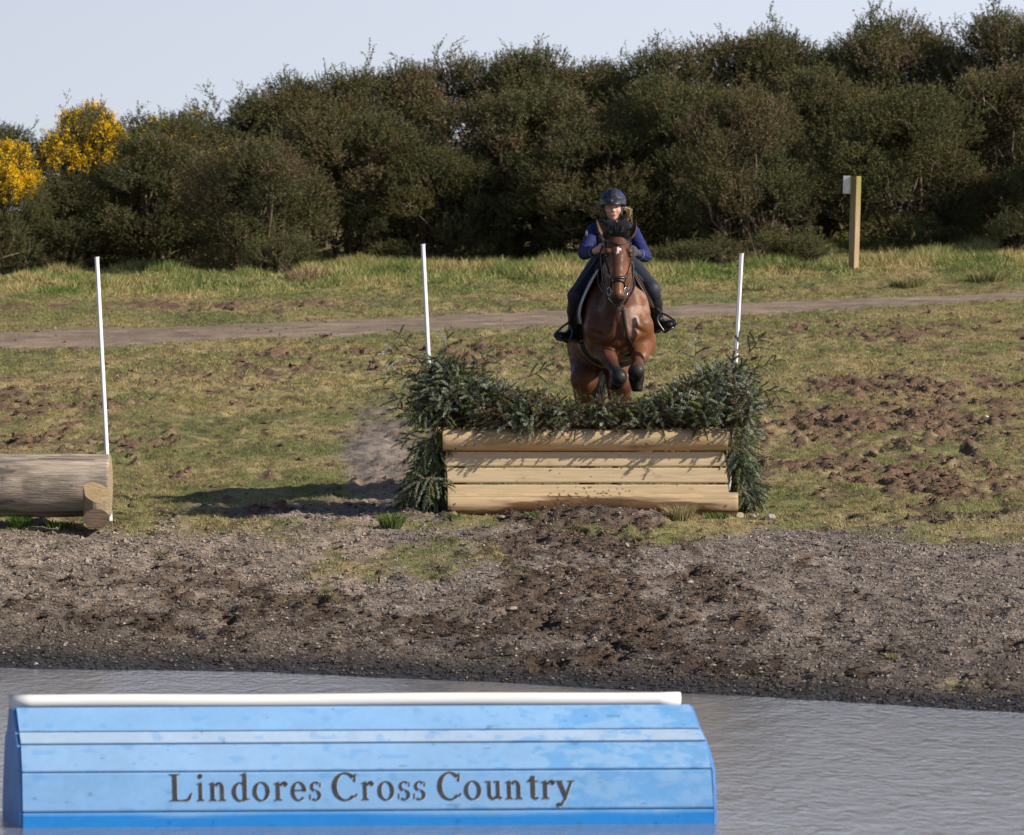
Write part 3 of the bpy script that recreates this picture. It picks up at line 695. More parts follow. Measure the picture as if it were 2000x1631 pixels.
# spruce brush
spruce_mat = vcol_mat('spruce_mat', rough=.55, spec=.25, transl=.1)
def spray_pts(g, n):
    pass
class Spruce:
    def __init__(s, seed): s.g = np.random.default_rng(seed); s.V = []; s.C = []; s.mb = MB()
    def shoot(s, p, d, ln, tone, dry=0):
        g = s.g; n = int(70+ln*1000*(.5 if dry else 1)); t = g.random(n); droop = np.array([0, 0, -.25])*ln
        base = p+d*ln*t[:, None]+droop*(t**2)[:, None]
        nd = unit(d*.40+unit(g.normal(size=(n, 3)))*1.0); nl = (.014+.008*g.random((n, 1)))*(1-.35*(t[:, None] > .9))
        wv = unit(np.cross(nd, g.normal(size=(n, 3))))*.0027
        s.V.append(np.stack([base-wv, base+wv, base+nd*nl], 1).reshape(-1, 3))
        dark = np.array([.090, .115, .052]); blue = np.array([.215, .25, .175]); silver = np.array([.50, .52, .40]); yel = np.array([.25, .27, .085])
        if dry: c0 = np.array([.17, .125, .075])*(.7+.6*g.random()); 
        elif tone < .33: c0 = dark*(.8+.6*g.random())
        elif tone < .66: c0 = blue*(.7+.6*g.random())
        elif tone < .82: c0 = yel*(.7+.5*g.random())
        else: c0 = silver*(.7+.4*g.random())
        c = c0*(.65+.7*g.random((n, 1))); s.C.append(np.repeat(c, 3, 0))
        e = p+d*ln+droop; s.mb.tube([p, (p+e)/2-droop*.25, e], [.0026, .0022, .0013], 3, cap=False, col=(.13, .10, .05) if not dry else (.22, .14, .08))
    def spray(s, p, d, up, ln, tone=None, dry=0, dens=1.0):
        g = s.g; d = unit(d); side = unit(np.cross(d, up)); tone0 = g.random() if tone is None else tone
        m = max(3, int(ln/.045*dens)); P = []
        for i in range(7):
            t = i/6; P.append(p+d*ln*t+unit(up)*(-.10*ln*t*t*2)+side*ln*.05*math.sin(3*t+g.random()))
        P = np.array(P); s.mb.tube(P, np.linspace(.0055, .0022, 7), 4, cap=False, col=(.20, .13, .07))
        for i in range(m):
            t = .12+.85*i/m; q = P[min(6, int(t*6))]+(P[min(6, int(t*6)+1)]-P[min(6, int(t*6))])*(t*6-int(t*6))
            L_ = (.06+.13*(1-t))*(.7+.6*g.random()); sg_ = 1 if i % 2 else -1
            dd = unit(d*.75+side*sg_*.8+g.normal(size=3)*.22)
            s.shoot(q, dd, L_, min(1, max(0, tone0+g.normal()*.22)), dry and g.random() < .8)
        s.shoot(P[-2], unit(P[-1]-P[-2]), .09+.05*g.random(), tone0, dry and g.random() < .7)
    def build(s, name, loc, extra=None):
        V = np.vstack(s.V); C_ = np.vstack(s.C); n = len(V); o = s.mb; Vs = np.vstack(o.v); Cs = np.vstack(o.c)
        return mesh_np(name, np.vstack([V, Vs]), [np.arange(n).reshape(-1, 3), np.vstack(o.q)+n], spruce_mat, None, np.vstack([C_, Cs]), False, loc)
BT = [(800, 658), (835, 648), (880, 660), (935, 692), (985, 728), (1040, 752), (1080, 768), (1180, 784), (1245, 774), (1300, 738), (1345, 700), (1400, 678), (1440, 668), (1480, 690), (1500, 702)]
BTx = [a_[0] for a_ in BT]; BTy = [a_[1] for a_ in BT]
brush_objs = []
def wing(name, x0, x1, n, seed, lean, dryp, tonebias=0):
    sp = Spruce(seed); g = sp.g
    for i in range(n):
        px = x0+(x1-x0)*g.random(); top = np.interp(px, BTx, BTy); v = g.random()**.85
        py = 828-(828-top-24)*v*(.97); D = DF+.02+.62*g.random()
        if g.random() < .55: D = DF-.03+.2*g.random()
        p = W(px, min(py+30, 832 if D < DF+.15 else 860), D)
        fr_ = -1 if D < DF+.2 else .6*(g.random()*2-1)
        d = np.array([lean(px)+g.normal()*.45, fr_*(.25+.6*g.random()), .35+.75*v+g.normal()*.3])
        if v < .3: d[2] = abs(d[2])*.8+.15
        upv = unit(np.array([g.normal()*.3, -1.0, .5]))
        ln = (.15+.20*g.random())*(.55 if v > .7 else 1)
        dry = 1 if g.random() < dryp(px) else 0
        sp.spray(p, d, upv, ln, tone=min(1, max(0, g.random()*.95+tonebias)), dry=dry, dens=1.0)
    return sp
s1 = wing('a', 828, 1045, 270, 1, lambda x: -.45*(1 if x < 870 else .2), lambda x: .10 if x < 960 else .4)
g = s1.g
for px, py, dx, dz, ln in [(800, 700, -1, .35, .25), (805, 740, -1, .1, .28), (812, 775, -1, -.1, .22), (800, 680, -.6, .8, .2), (838, 858, -1, -.05, .28), (838, 862, -.8, -.5, .2), (1030, 735, .9, .5, .22), (870, 690, .1, 1, .18), (930, 720, .6, .8, .2), (835, 820, -.8, .4, .3), (850, 835, -.5, -.6, .22), (865, 838, .2, -.9, .14), (885, 836, -.3, -.8, .1)]:
    s1.spray(W(px, py, DF-.02), np.array([dx, -.25, dz]), np.array([0, -1, .3]), ln)
brush_objs.append(s1.build('left_brush', fb)); brush_objs[-1]['label'] = 'blue green spruce heaped high at the left wing'
s2 = wing('b', 1040, 1260, 175, 2, lambda x: 0, lambda x: .62, -.1)
brush_objs.append(s2.build('middle_brush', fb)); brush_objs[-1]['label'] = 'low browning spruce under the horse'
s3 = wing('c', 1235, 1452, 270, 3, lambda x: .55*(1 if x > 1400 else .2), lambda x: .12, .08)
for px, py, dx, dz, ln in [(1470, 720, 1, .4, .25), (1475, 760, 1, .0, .25), (1460, 690, .6, .8, .2), (1470, 800, 1, .2, .22), (1440, 690, .1, 1, .15), (1355, 705, .1, 1, .2), (1420, 835, .6, -.6, .15), (1440, 830, 1, -.2, .2)]:
    s3.spray(W(px, py, DF+.05), np.array([dx, -.2, dz]), np.array([0, -1, .3]), ln)
brush_objs.append(s3.build('right_brush', fb)); brush_objs[-1]['label'] = 'green spruce heaped high at the right wing'
def skirt(x0, x1, seed, side, n, tb):
    sp = Spruce(seed); g = sp.g
    for i in range(n):
        v = g.random(); px = x0+(x1-x0)*(.5+(g.random()-.5)*(.3+.7*v)); py = 862+115*v
        if side < 0: px = 868-(868-x0)*g.random()*(.25+.75*v)
        else: px = 1424+(x1-1424)*g.random()*(.25+.75*v)
        D = DF+.05+.4*g.random()
        sp.spray(W(px, py-22, D), np.array([side*(.25+.35*g.random()), -.35-.3*g.random(), -.8-.3*g.random()]), np.array([0, -1, .2]), .17+.2*g.random()*(1-.5*v), tone=min(1, max(0, g.random()*.8+tb)))
    return sp
s4 = skirt(795, 868, 4, -1, 62, 0)
s4.spray(W(843, 930, DF-.1), np.array([-.15, -.2, -1.]), np.array([-1, -.6, 0]), .40, tone=.8)
s4.spray(W(842, 933, DF-.1), np.array([-1., -.2, -.3]), np.array([0, -1, 0]), .16, tone=.9); s4.spray(W(842, 933, DF-.1), np.array([.9, -.2, -.5]), np.array([0, -1, 0]), .14, tone=.9)
brush_objs.append(s4.build('left_skirt', fb)); brush_objs[-1]['label'] = 'spruce hanging down beside the left end of the boards'
s5 = skirt(1424, 1482, 5, 1, 40, .1)
brush_objs.append(s5.build('right_skirt', fb)); brush_objs[-1]['label'] = 'spruce hanging down beside the right end of the boards'
# solid near-black occluder added inside the brush so its gaps read dark
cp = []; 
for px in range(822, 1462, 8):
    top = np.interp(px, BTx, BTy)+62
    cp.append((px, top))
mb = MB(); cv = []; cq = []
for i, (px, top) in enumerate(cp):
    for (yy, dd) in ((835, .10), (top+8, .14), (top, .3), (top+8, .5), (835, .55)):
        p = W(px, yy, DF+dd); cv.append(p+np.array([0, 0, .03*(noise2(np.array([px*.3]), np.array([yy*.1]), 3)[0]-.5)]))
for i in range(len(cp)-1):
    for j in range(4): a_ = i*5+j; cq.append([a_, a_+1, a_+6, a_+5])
mb.add(cv, cq); core = mb.build('core_occluder', backing_mat, None, smooth=False, loc=fb, col=False)
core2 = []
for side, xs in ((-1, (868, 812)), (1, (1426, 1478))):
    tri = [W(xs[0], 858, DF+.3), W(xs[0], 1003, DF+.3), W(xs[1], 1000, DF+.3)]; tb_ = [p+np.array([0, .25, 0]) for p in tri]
    mb = MB(); mb.add(tri+tb_, [[0, 1, 4, 3], [1, 2, 5, 4], [2, 0, 3, 5]], [[0, 1, 2], [3, 5, 4]]); core2.append(mb.build('core_occluder', backing_mat, None, smooth=False, loc=fb, col=False))
reparent([lt, lb, fr, core]+core2+bls+boards+brush_objs, fence)

# ------------------------------------------------------------------ grey log at left, chocks
lp0 = W(-160, 948, 44.55); lp1 = W(216, 948, 44.55)
def oldlog(s, th, P):
    c = np.array([.41, .335, .265])*(.85+.3*fbm2(s*1.5, np.sin(th)*2.5, 4, 205)[..., None])
    gr_ = sstep(.5, .62, fbm2(s*2.2, np.sin(th)*5, 4, 211)+.08*(s > 1.2))[..., None]; c = c*(1-gr_*.42)+np.array([.10, .09, .085])*gr_*.32
    pale = sstep(.60, .72, fbm2(s*3.5, np.sin(th)*11, 3, 217))[..., None]; c = c*(1+.35*pale)
    cr = sstep(.70, .76, noise2(s*1.6, np.sin(th)*16, 223))[..., None]; c = c*(1-.55*cr)
    k = knots(P, [(W(a_, b_, 44.3)[0], W(a_, b_, 44.3)[2], r) for a_, b_, r in ((13, 912, .022), (5, 934, .03), (49, 951, .02), (88, 958, .018), (139, 950, .014))])[..., None]
    return c*(1-.65*k)
big = log_mesh('old_log', lp0, lp1, .268, .263, old_mat, None, oldlog, nl=190, na=96, seed=31, bumpy=.03, endcol=(.38, .29, .18), loc=lp1)
tag(big, 'thick weathered grey brown log lying at the left edge', 'log')
def chock(cx, cy, rpx, D0, D1, cut, label, colr, seed):
    r = rpx*D0/F; n = 30; mb = MB(); c0 = W(cx, cy, D0); c1 = W(cx, cy, D1); th = np.linspace(0, 6.283, n, endpoint=False)
    vs_ = []; 
    for k_, cc_ in ((0, c0), (1, c1)):
        for t_ in th:
            x = math.cos(t_)*r; z = math.sin(t_)*r*cut[1]; y = 0
            if k_ == 0: y = cut[0]*(z+.3*r)/r if z > -.3*r else 0
            vs_.append(cc_+np.array([x, y, z])*(1 if k_ == 0 else 1.02))
    q = [[i, n+i, n+(i+1) % n, (i+1) % n] for i in range(n)]
    vs_.append(c0+np.array([0, cut[0]*.3, 0])); t = [[2*n, i, (i+1) % n] for i in range(n)]
    cc2 = [np.array(colr)*.55]*(n*2)+[np.array(colr)]
    for i in range(n): cc2[i] = np.array(colr)*(.8+.2*random.random())
    mb.add(vs_, q, t, np.array(cc2)); o = mb.build('log_chock', old_mat, None, smooth=False, loc=c1); return tag(o, label, 'wood block', 'wood blocks under the old log')
# upper block : upright round of wood whose top is sawn off at a slant
bc = W(187, 1001, 43.97); bc[1] += .12; n_ = 36; th_ = np.linspace(0, 2*np.pi, n_, endpoint=False); vs_ = []; cs_ = []
def wobble(t_): return .117*(1+.05*math.sin(3*t_+1)+.03*math.sin(7*t_))
for lv in (0, 1, 2, 3):
    for t_ in th_:
        x = wobble(t_)*math.cos(t_); y = wobble(t_)*math.sin(t_); zt = .165+y*.62-x*.25; z = {0: -.02, 1: .05, 2: zt-.004, 3: zt}[lv]; k_ = .97 if lv == 3 else 1
        vs_.append(bc+np.array([x*k_, y*k_, z])); cs_.append(np.array([.30, .235, .15])*(.7+.5*noise2(np.array([t_*6]), np.array([lv*.7]), 3)[0]) if lv < 3 else np.array([.34, .25, .14]))
vs_.append(bc+np.array([0, 0, .165])); cs_.append(np.array([.30, .21, .11]))
q_ = [[l*n_+i, l*n_+(i+1) % n_, (l+1)*n_+(i+1) % n_, (l+1)*n_+i] for l in range(3) for i in range(n_)]
mb = MB(); mb.add(vs_, q_, [[3*n_+i, 3*n_+(i+1) % n_, 4*n_] for i in range(n_)], np.array(cs_)); o = mb.build('log_chock', old_mat, None, smooth=False, loc=bc)
tag(o, 'short sawn log block with a slanted cut, wedged against the log end', 'wood block', 'wood blocks under the old log')
chock(188, 1013, 25.5, 43.95, 44.45, (.0, .75), 'lower dark sawn block half sunk in the ground below the slanted one', (.20, .14, .10), 2)

# ------------------------------------------------------------------ blue water jump
BL = W(45, 1605, 25.04); BL[2] = 0; DR = 25.26; BR = W(1393, 1605, DR); BR[2] = 0
bu = unit(BR-BL); bn = np.array([-math.sin(math.radians(12)), math.cos(math.radians(12)), 0]); bL = np.linalg.norm(BR-BL)
bluebox = empty('blue_jump', BL, 'sky blue boarded jump with a white rail standing in the pond', 'jump')
bpaint = new_mat('blue_paint_mat', rough=.5, spec=.35)
at = N(bpaint, 'ShaderNodeVertexColor'); at.layer_name = 'Col'; s_ = mulcol(bpaint, at.outputs[0], 3, .93, 1.05, detail=5); s_ = mulcol(bpaint, s_, 25, .96, 1.04)
L(bpaint, s_, bpaint.node_tree.nodes['Principled BSDF'].inputs['Base Color']); bump(bpaint, 9, .25, .01, detail=6)
def bp(u, t, z): return BL+bu*u+bn*t+np.array([0, 0, z])
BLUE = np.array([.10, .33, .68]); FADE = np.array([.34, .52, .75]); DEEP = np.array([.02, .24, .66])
def bluec(seed, fade, wetz=-9):
    def f(s, t, P):
        u = (P-BL)@bu; fd = fade*(.85+.5*(fbm2(u*.9, P[..., 2]*6, 4, seed)-.5))
        scr = .8*sstep(.50, .64, fbm2(u*7.1+P[..., 2]*9, P[..., 2]*17-u*3.2, 5, seed+3, .7)+.16*sstep(1.6, 3.0, u)-.13)*sstep(.9, 2.6, u)
        dots = sstep(.80, .86, noise2(u*16, P[..., 2]*34, seed+5))*.6; fd = np.clip(fd, 0, 1.2 if fade < 1.5 else 2); base_ = FADE if fade < 1.5 else np.array([.38, .51, .68]); fd = np.clip(np.minimum(fd, 1)*(1-.75*scr)*(1-.6*dots), 0, 1)[..., None]  # ledge colour paler: faded paint, plus skylight on its upturned face painted in
        c = BLUE*(1-fd)+base_*fd; wt = (sstep(.075, .045, P[..., 2]+.02*(noise2(u*4, u*0, seed)-.5)) if wetz > -9 else 0*s)[..., None]
        c = c*(1-wt)+DEEP*wt
        dirt = sstep(.93, .96, noise2(u*19, P[..., 2]*50, seed+9))[..., None]*.3; return c*(1-dirt)
    return f
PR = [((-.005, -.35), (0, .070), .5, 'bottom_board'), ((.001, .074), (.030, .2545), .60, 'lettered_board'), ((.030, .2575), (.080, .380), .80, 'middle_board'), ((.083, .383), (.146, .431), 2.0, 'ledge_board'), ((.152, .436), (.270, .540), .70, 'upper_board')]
bparts = []
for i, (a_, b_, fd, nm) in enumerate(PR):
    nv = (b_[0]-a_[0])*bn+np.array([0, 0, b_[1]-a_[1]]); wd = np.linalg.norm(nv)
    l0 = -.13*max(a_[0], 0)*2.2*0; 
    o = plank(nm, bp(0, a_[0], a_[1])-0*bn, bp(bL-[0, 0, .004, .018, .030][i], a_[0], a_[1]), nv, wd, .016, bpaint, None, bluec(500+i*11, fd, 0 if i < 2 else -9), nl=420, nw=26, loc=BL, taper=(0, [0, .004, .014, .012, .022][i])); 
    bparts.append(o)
# dark backing seen in the gaps between boards, and the two ends
mb = MB()
prof = [(0.012, -.35), (0.012, .07), (.042, .25), (.094, .383), (.163, .426), (.29, .535), (.40, .535), (.50, .43), (.58, .38), (.64, .25), (.69, .07), (.70, -.35)]
v = [bp(.01, a_, b_) for a_, b_ in prof]+[bp(bL-.02-.055*float(sstep(.2, .54, b_)), a_, b_) for a_, b_ in prof]; n = len(prof)
mb.add(v, [[i, i+1, n+i+1, n+i] for i in range(n-1)]); 
bk = mb.build('backing', plain('blue_gap_mat', (.04, .12, .32), .7), None, smooth=False, loc=BL, col=False)
bparts.append(bk)
endm = plain('blue_end_mat', (.13, .33, .72), .5, ns=6, lo=.8, hi=1.1)
for uu, nm in ((-.004, 'end_panel'), (bL+.004, 'end_panel')):
    lev = [(-.35, 0, .70), (.07, 0, .69), (.17, .015, .668), (.25, .03, .64), (.33, .055, .61), (.39, .085, .58), (.43, .14, .50), (.54, .27, .42)]
    for j in range(len(lev)-1):
        pass
    mb = MB()
    for sgn in (0, .014):
        pass
    vs_ = []
    for z, t0, t1 in lev:
        for du in (0, .014 if uu > 1 else -.014):
            cu = -.052*sstep(.22, .54, z) if uu > 1 else 0; vs_ += [bp(uu+du+cu, t0, z), bp(uu+du+cu, t1, z)]
    q = []
    for j in range(len(lev)-1):
        a_ = j*4; b_ = a_+4
        q += [[a_+2, a_+3, b_+3, b_+2], [a_, b_, b_+1, a_+1], [a_, a_+2, b_+2, b_], [a_+1, b_+1, b_+3, a_+3]]
    a_ = (len(lev)-1)*4; q += [[a_, a_+2, a_+3, a_+1]]
    mb.add(vs_, q); bparts.append(mb.build(nm, endm, None, smooth=False, loc=BL, col=False))
# white half round rail
mb = MB()
rail_mat = plain('white_rail_mat', (.88, .86, .82), .45, ns=5, lo=.9, hi=1.02, stretch=(.6, 6, 6), bmp=dict(scale=8, strength=.15, dist=.004))
mb.tube([bp(-.03+(bL-.05)*k/30, .320, .572+.002*math.sin(k*.4)) for k in range(31)], .034, 20)
bparts.append(mb.build('top_rail', rail_mat, None, loc=BL, col=False))

# engraved serif lettering
GL = {}
def ring(cx, cy, rx, ry, thk, thn, a0=0., a1=360., n=28):
    """elliptical bowl with stressed stroke: list of quads (as point quads)"""
    out = []; A_ = np.radians(np.linspace(a0, a1, n))
    for i in range(n-1):
        q = []
        for a in (A_[i], A_[i+1]):
            q.append(((cx+rx*math.cos(a)), (cy+ry*math.sin(a)), (cx+(rx-thk)*math.cos(a)), (cy+(ry-thn)*math.sin(a))))
        out.append([(q[0][0], q[0][1]), (q[1][0], q[1][1]), (q[1][2], q[1][3]), (q[0][2], q[0][3])])
    return out
def rect(x0, y0, x1, y1): return [[(x0, y0), (x1, y0), (x1, y1), (x0, y1)]]
def serif(xc, y, hw, up=1, th=.035, br=.05, sw=.06):   # bracketed foot
    return [[(xc-hw, y), (xc+hw, y), (xc+hw, y+up*th), (xc-hw, y+up*th)], [(xc-hw*.8, y+up*th), (xc+hw*.8, y+up*th), (xc+sw, y+up*(th+br)), (xc-sw, y+up*(th+br))]]
XH = .68
def glyph(ch):
    """unit = cap height 1; returns polygons, width"""
    st = .135; hs = st/2
    if ch == 'L': return rect(.14, .03, .14+.16, .97)+serif(.22, 0, .20)+serif(.22, 1, .20, -1)+rect(.3, 0, .72, .05)+[[(.66, .05), (.78, .05), (.86, .30), (.81, .30)], [(.5, .05), (.70, .05), (.72, .14), (.66, .09)]], .88
    if ch == 'i': return rect(.10, .03, .10+st, XH-.02)+serif(.17, 0, .15)+[[(.0, XH-.06), (.10, XH-.08), (.235, XH+.03), (.2, XH+.03)]]+ring(.16, .91, .09, .09, .09, .09), .34
    if ch == 'n': return rect(.10, .03, .10+st, XH-.02)+serif(.17, 0, .15)+[[(0, XH-.06), (.10, XH-.08), (.235, XH+.03), (.2, XH+.03)]]+ring(.40, XH-.22, .19, .24, .13, .09, 5, 150)+rect(.46, .03, .46+st, XH-.2)+serif(.527, 0, .15), .70
    if ch == 'u': return rect(.10, .2, .10+st, XH-.0)+[[(0, XH-.05), (.10, XH-.05), (.10, XH), (0, XH)]]+ring(.32, .21, .22, .23, .13, .09, 180, 330)+rect(.46, .03, .46+st, XH)+[[(.36, XH-.05), (.46, XH-.05), (.46, XH), (.36, XH)]]+[[(.595, 0), (.70, .04), (.70, .08), (.595, .1)]], .72
    if ch == 'r': return rect(.10, .03, .10+st, XH-.02)+serif(.17, 0, .15)+[[(0, XH-.06), (.10, XH-.08), (.235, XH+.03), (.2, XH+.03)]]+ring(.40, XH-.20, .18, .23, .08, .09, 70, 160)+ring(.44, XH-.08, .08, .08, .08, .08), .53
    if ch == 'd': return rect(.42, .05, .42+st, .99)+[[(.32, .96), (.42, .93), (.555, 1.04), (.5, 1.04)]]+[[(.42, .05), (.42, -.02), (.66, .05), (.66, .09)]]+ring(.32, .33, .29, .36, .14, .06, 30, 330), .68
    if ch == 'o': return ring(.31, .34, .31, .36, .14, .055, 0, 360, 40), .62
    if ch == 'e': return ring(.31, .34, .30, .36, .14, .06, 0, 318, 36)+rect(.15, .35, .58, .40), .60
    if ch == 's': return ring(.24, .505, .19, .19, .10, .06, 40, 250)+ring(.24, .185, .20, .20, .11, .06, -140, 70)+[[(.05, .47), (.16, .40), (.44, .24), (.36, .34)], [(.40, .50), (.44, .50), (.43, .68), (.39, .62)], [(.02, .02), (.06, .06), (.06, .24), (.02, .24)]], .46
    if ch == 'C': return ring(.47, .5, .47, .53, .17, .07, 42, 318, 44)+[[(.76, .70), (.84, .66), (.86, .98), (.81, .98)], [(.80, .14), (.84, .10), (.92, .22), (.86, .25)]], .90
    if ch == 't': return rect(.13, .10, .13+st, .86)+rect(.0, XH-.05, .38, XH)+ring(.28, .15, .15, .17, .09, .08, 180, 320)+[[(.13, .80), (.02, XH), (.13, XH), (.15, .9)]], .40
    if ch == 'y': return [[(.05, XH), (.22, XH), (.42, .12), (.31, .0)], [(.55, XH), (.63, XH), (.36, -.06), (.28, -.06)]]+rect(0, XH-.045, .27, XH)+rect(.44, XH-.045, .70, XH)+[[(.30, .02), (.37, .02), (.22, -.27), (.13, -.22)]]+ring(.11, -.21, .09, .08, .09, .08), .68
POS = [('L', 331, 378), ('i', 385, 401), ('n', 408, 444), ('d', 453, 490), ('o', 495, 528), ('r', 535, 564), ('e', 569, 599), ('s', 605, 629),
       ('C', 650, 699), ('r', 706, 732), ('o', 739, 771), ('s', 778, 803), ('s', 808, 833), ('C', 856, 902), ('o', 908, 941), ('u', 949, 983), ('n', 987, 1023), ('t', 1031, 1054), ('r', 1057, 1086), ('y', 1086, 1123)]
lm = plain('letter_mat', (.050, .045, .042), .8, ns=30, lo=.6, hi=1.5)
lh = plain('letter_highlight_mat', (.42, .52, .68), .7)  # pale highlight painted along the letters, like a lit engraved edge
ba, bb = PR[1][0], PR[1][1]; fn = unit((bb[0]-ba[0])*bn+np.array([0, 0, bb[1]-ba[1]])); nrm = unit(np.cross(bu, fn))
def lettering(name, grow, lift, mat, shift=(0, 0)):
    mb = MB(); k = 0
    for ch, x0, x1 in POS:
        polys, wdt = glyph(ch); s_ = (x1-x0)/wdt
        for pg in polys:
            P = []
            c = np.mean(pg, axis=0)
            for (gx, gy) in pg:
                px = x0+gx*s_; 
                # place along the board: u from photo column of the board line
                tt = (px-45)/(1393-45.); u = 0
                u = bL*tt*25.04/(DR+(25.04-DR)*tt)
                hgt = .046+gy*.129+shift[1]
                P.append(bp(u+shift[0], ba[0], ba[1])+fn*hgt+nrm*(.0168+lift+.00012*(k % 7)))
            k += 1; mb.add(P, [[0, 1, 2, 3]])
    return mb.build(name, mat, None, smooth=False, loc=BL, col=False)
l1 = lettering('lettering_highlight', 0, .0004, lh, (.0028, -.0030)); l2 = lettering('lettering', 0, .0018, lm)
bparts += []
reparent(bparts, bluebox)
board = [o for o in bparts if o.name.startswith('lettered_board')][0]
for o in (l1, l2): o.parent = board; o.location = (0, 0, 0)

# ------------------------------------------------------------------ stones and tufts one can point at
rock_mat = vcol_mat('rock_mat', rough=.9, spec=.2, noise=[dict(scale=25, lo=.75, hi=1.2)], bmp=dict(scale=40, strength=.5, dist=.01))
def rock(px, py, wpx, hpx, label, colr, seed, name='stone', group='loose stones on the ground'):
    lo, hi = 33., 84.
    for _ in range(40):
        m_ = (lo+hi)/2; z = gz((px-1000)*m_/F, m_); yy = HY+(CZ-z)*F/m_
        if yy > py: lo = m_
        else: hi = m_
    D = (lo+hi)/2; p = W(px, py, D); p[2] = gz(p[0], D); g = np.random.default_rng(seed)
    import bmesh
    bm = bmesh.new(); bmesh.ops.create_icosphere(bm, subdivisions=3, radius=1)
    pl_ = [(unit(g.normal(size=3)), .55+.35*g.random()) for _ in range(9)]
    for v in bm.verts:
        c = np.array(v.co)
        for nn_, d_ in pl_:
            e = c@nn_
            if e > d_: c = c-nn_*(e-d_)
        v.co = c*(1+.06*(g.random()-.5))
    me = bpy.data.meshes.new(name); bm.to_mesh(me); bm.free()
    sx = wpx*D/F/2; sz = hpx*D/F/2
    n_ = len(me.vertices); co = np.zeros(n_*3); me.vertices.foreach_get('co', co); co = co.reshape(-1, 3)*[sx, sx*.8, sz]; me.vertices.foreach_set('co', co.ravel())
    a = me.color_attributes.new('Col', 'FLOAT_COLOR', 'POINT'); a.data.foreach_set('color', np.tile([*colr, 1], n_).astype(np.float32)); me.materials.append(rock_mat)
    o = bpy.data.objects.new(name, me); COL.objects.link(o); o.location = Vector((p[0], D, p[2]+sz*.45)); o.rotation_euler = (0, 0, g.random()*6)
    return tag(o, label, 'stone', group)
rock(1443, 1011, 24, 16, 'flat pale stone at the right end of the bottom log', (.42, .36, .24), 1)
rock(1470, 1011, 20, 13, 'pinkish stone between the flat pale stone and the grey wedge stone', (.33, .25, .19), 2)
rock(1503, 1013, 26, 15, 'grey wedge shaped stone furthest right of the fence stones', (.30, .27, .24), 3)
rock(983, 1012, 22, 9, 'small pale stone under the bottom log left of centre', (.42, .36, .30), 4)
rock(1925, 818, 24, 9, 'white stone in the churned brown soil near the right edge', (.70, .68, .64), 5)
rock(1348, 1139, 16, 9, 'bluish grey stone on the bank right of centre', (.40, .41, .40), 6)
rock(1222, 1068, 15, 11, 'angular tan stone in the churned mound below the fence', (.38, .30, .22), 7)
rock(865, 1136, 14, 12, 'dark lump of turned earth on the left part of the bank', (.07, .05, .04), 8, 'earth_clod')
rock(1706, 888, 20, 16, 'brown lump of earth beside a hoof hole right of the fence', (.20, .14, .10), 9, 'earth_clod')
rock(320, 1000, 16, 10, 'brown stone in the shaded grass right of the log blocks', (.26, .19, .15), 10)
rock(1000, 1190, 26, 9, 'flat pale stone in the middle of the bank', (.32, .26, .21), 11)
rock(1560, 1315, 12, 8, 'small light stone near the water on the right', (.45, .42, .38), 12)
rock(70, 1310-12, 12, 7, 'small light stone near the water on the left', (.40, .36, .32), 13)
def tuft(px, py, wpx, hpx, n, label, cols, seed, name='grass_tuft'):
    lo, hi = 33., 99.
    for _ in range(40):
        m_ = (lo+hi)/2; z = gz((px-1000)*m_/F, m_); yy = HY+(CZ-z)*F/m_
        if yy > py: lo = m_
        else: hi = m_
    D = (lo+hi)/2; p = W(px, py, D); p[2] = gz(p[0], D); g = np.random.default_rng(seed)
    w_ = wpx*D/F/2; h_ = hpx*D/F; a = g.random(n)*6.283; r = np.sqrt(g.random(n))*w_*.6
    bx, by = np.cos(a)*r, np.sin(a)*r; out = np.stack([np.cos(a), np.sin(a)], -1)*(r/w_*1.2+.25*g.random(n))[:, None]
    H = h_*(.5+.6*g.random(n)); V = []; th = g.random(n)*6.28; wd = .0045*D/45
    B = np.stack([bx, by, np.zeros(n)], -1); M = B+np.stack([out[:, 0]*H*.35, out[:, 1]*H*.35, H*.65], -1); T = B+np.stack([out[:, 0]*H*.95, out[:, 1]*H*.95, H], -1)
    s = np.stack([np.cos(th), np.sin(th), 0*th], -1)*wd
    V = np.stack([B-s, B+s, M+s*.7, M-s*.7, T], 1).reshape(-1, 3); k = np.arange(n)[:, None]*5
    cc_ = np.array(cols)[g.integers(len(cols), size=n)]*(.7+.5*g.random((n, 1)))
    o = mesh_np(name, V, [np.hstack([k, k+1, k+2, k+3]), np.hstack([k+3, k+2, k+4])], grass_mat, None, np.repeat(cc_, 5, 0), False)
    o.location = Vector((p[0], D, p[2]-.01)); return tag(o, label, 'grass tuft', 'grass tufts')
GRN = [.12, .19, .045]; STR = [.40, .32, .17]; PAL = [.22, .25, .09]
tuft(765, 1032, 60, 34, 420, 'green tuft of grass left of the spruce skirt on the bare ground', [GRN, GRN, PAL], 1)
tuft(1328, 1018, 72, 36, 420, 'dry straw coloured tuft in front of the bottom log', [STR, STR, STR, PAL], 2)
tuft(885, 1013, 45, 14, 160, 'thin green grass under the left end of the bottom log', [GRN, PAL], 3)
tuft(1040, 1010, 36, 14, 140, 'thin green grass under the bottom log left of the dark mound', [GRN, PAL], 4)
tuft(1400, 1012, 70, 14, 260, 'green grass under the right end of the bottom log', [GRN, GRN, PAL], 5)
tuft(35, 1028, 60, 26, 320, 'bright green tuft in front of the old log near the left edge', [GRN, [.15, .25, .05]], 6)
tuft(110, 1030, 90, 16, 300, 'shaded green grass below the old log', [GRN], 7)
tuft(1745, 1287, 34, 14, 120, 'yellow green tuft on the bank near the right turf patch', [PAL, STR], 8)
tuft(548, 1320, 14, 9, 50, 'tiny green tuft at the water edge left of centre', [GRN], 9)
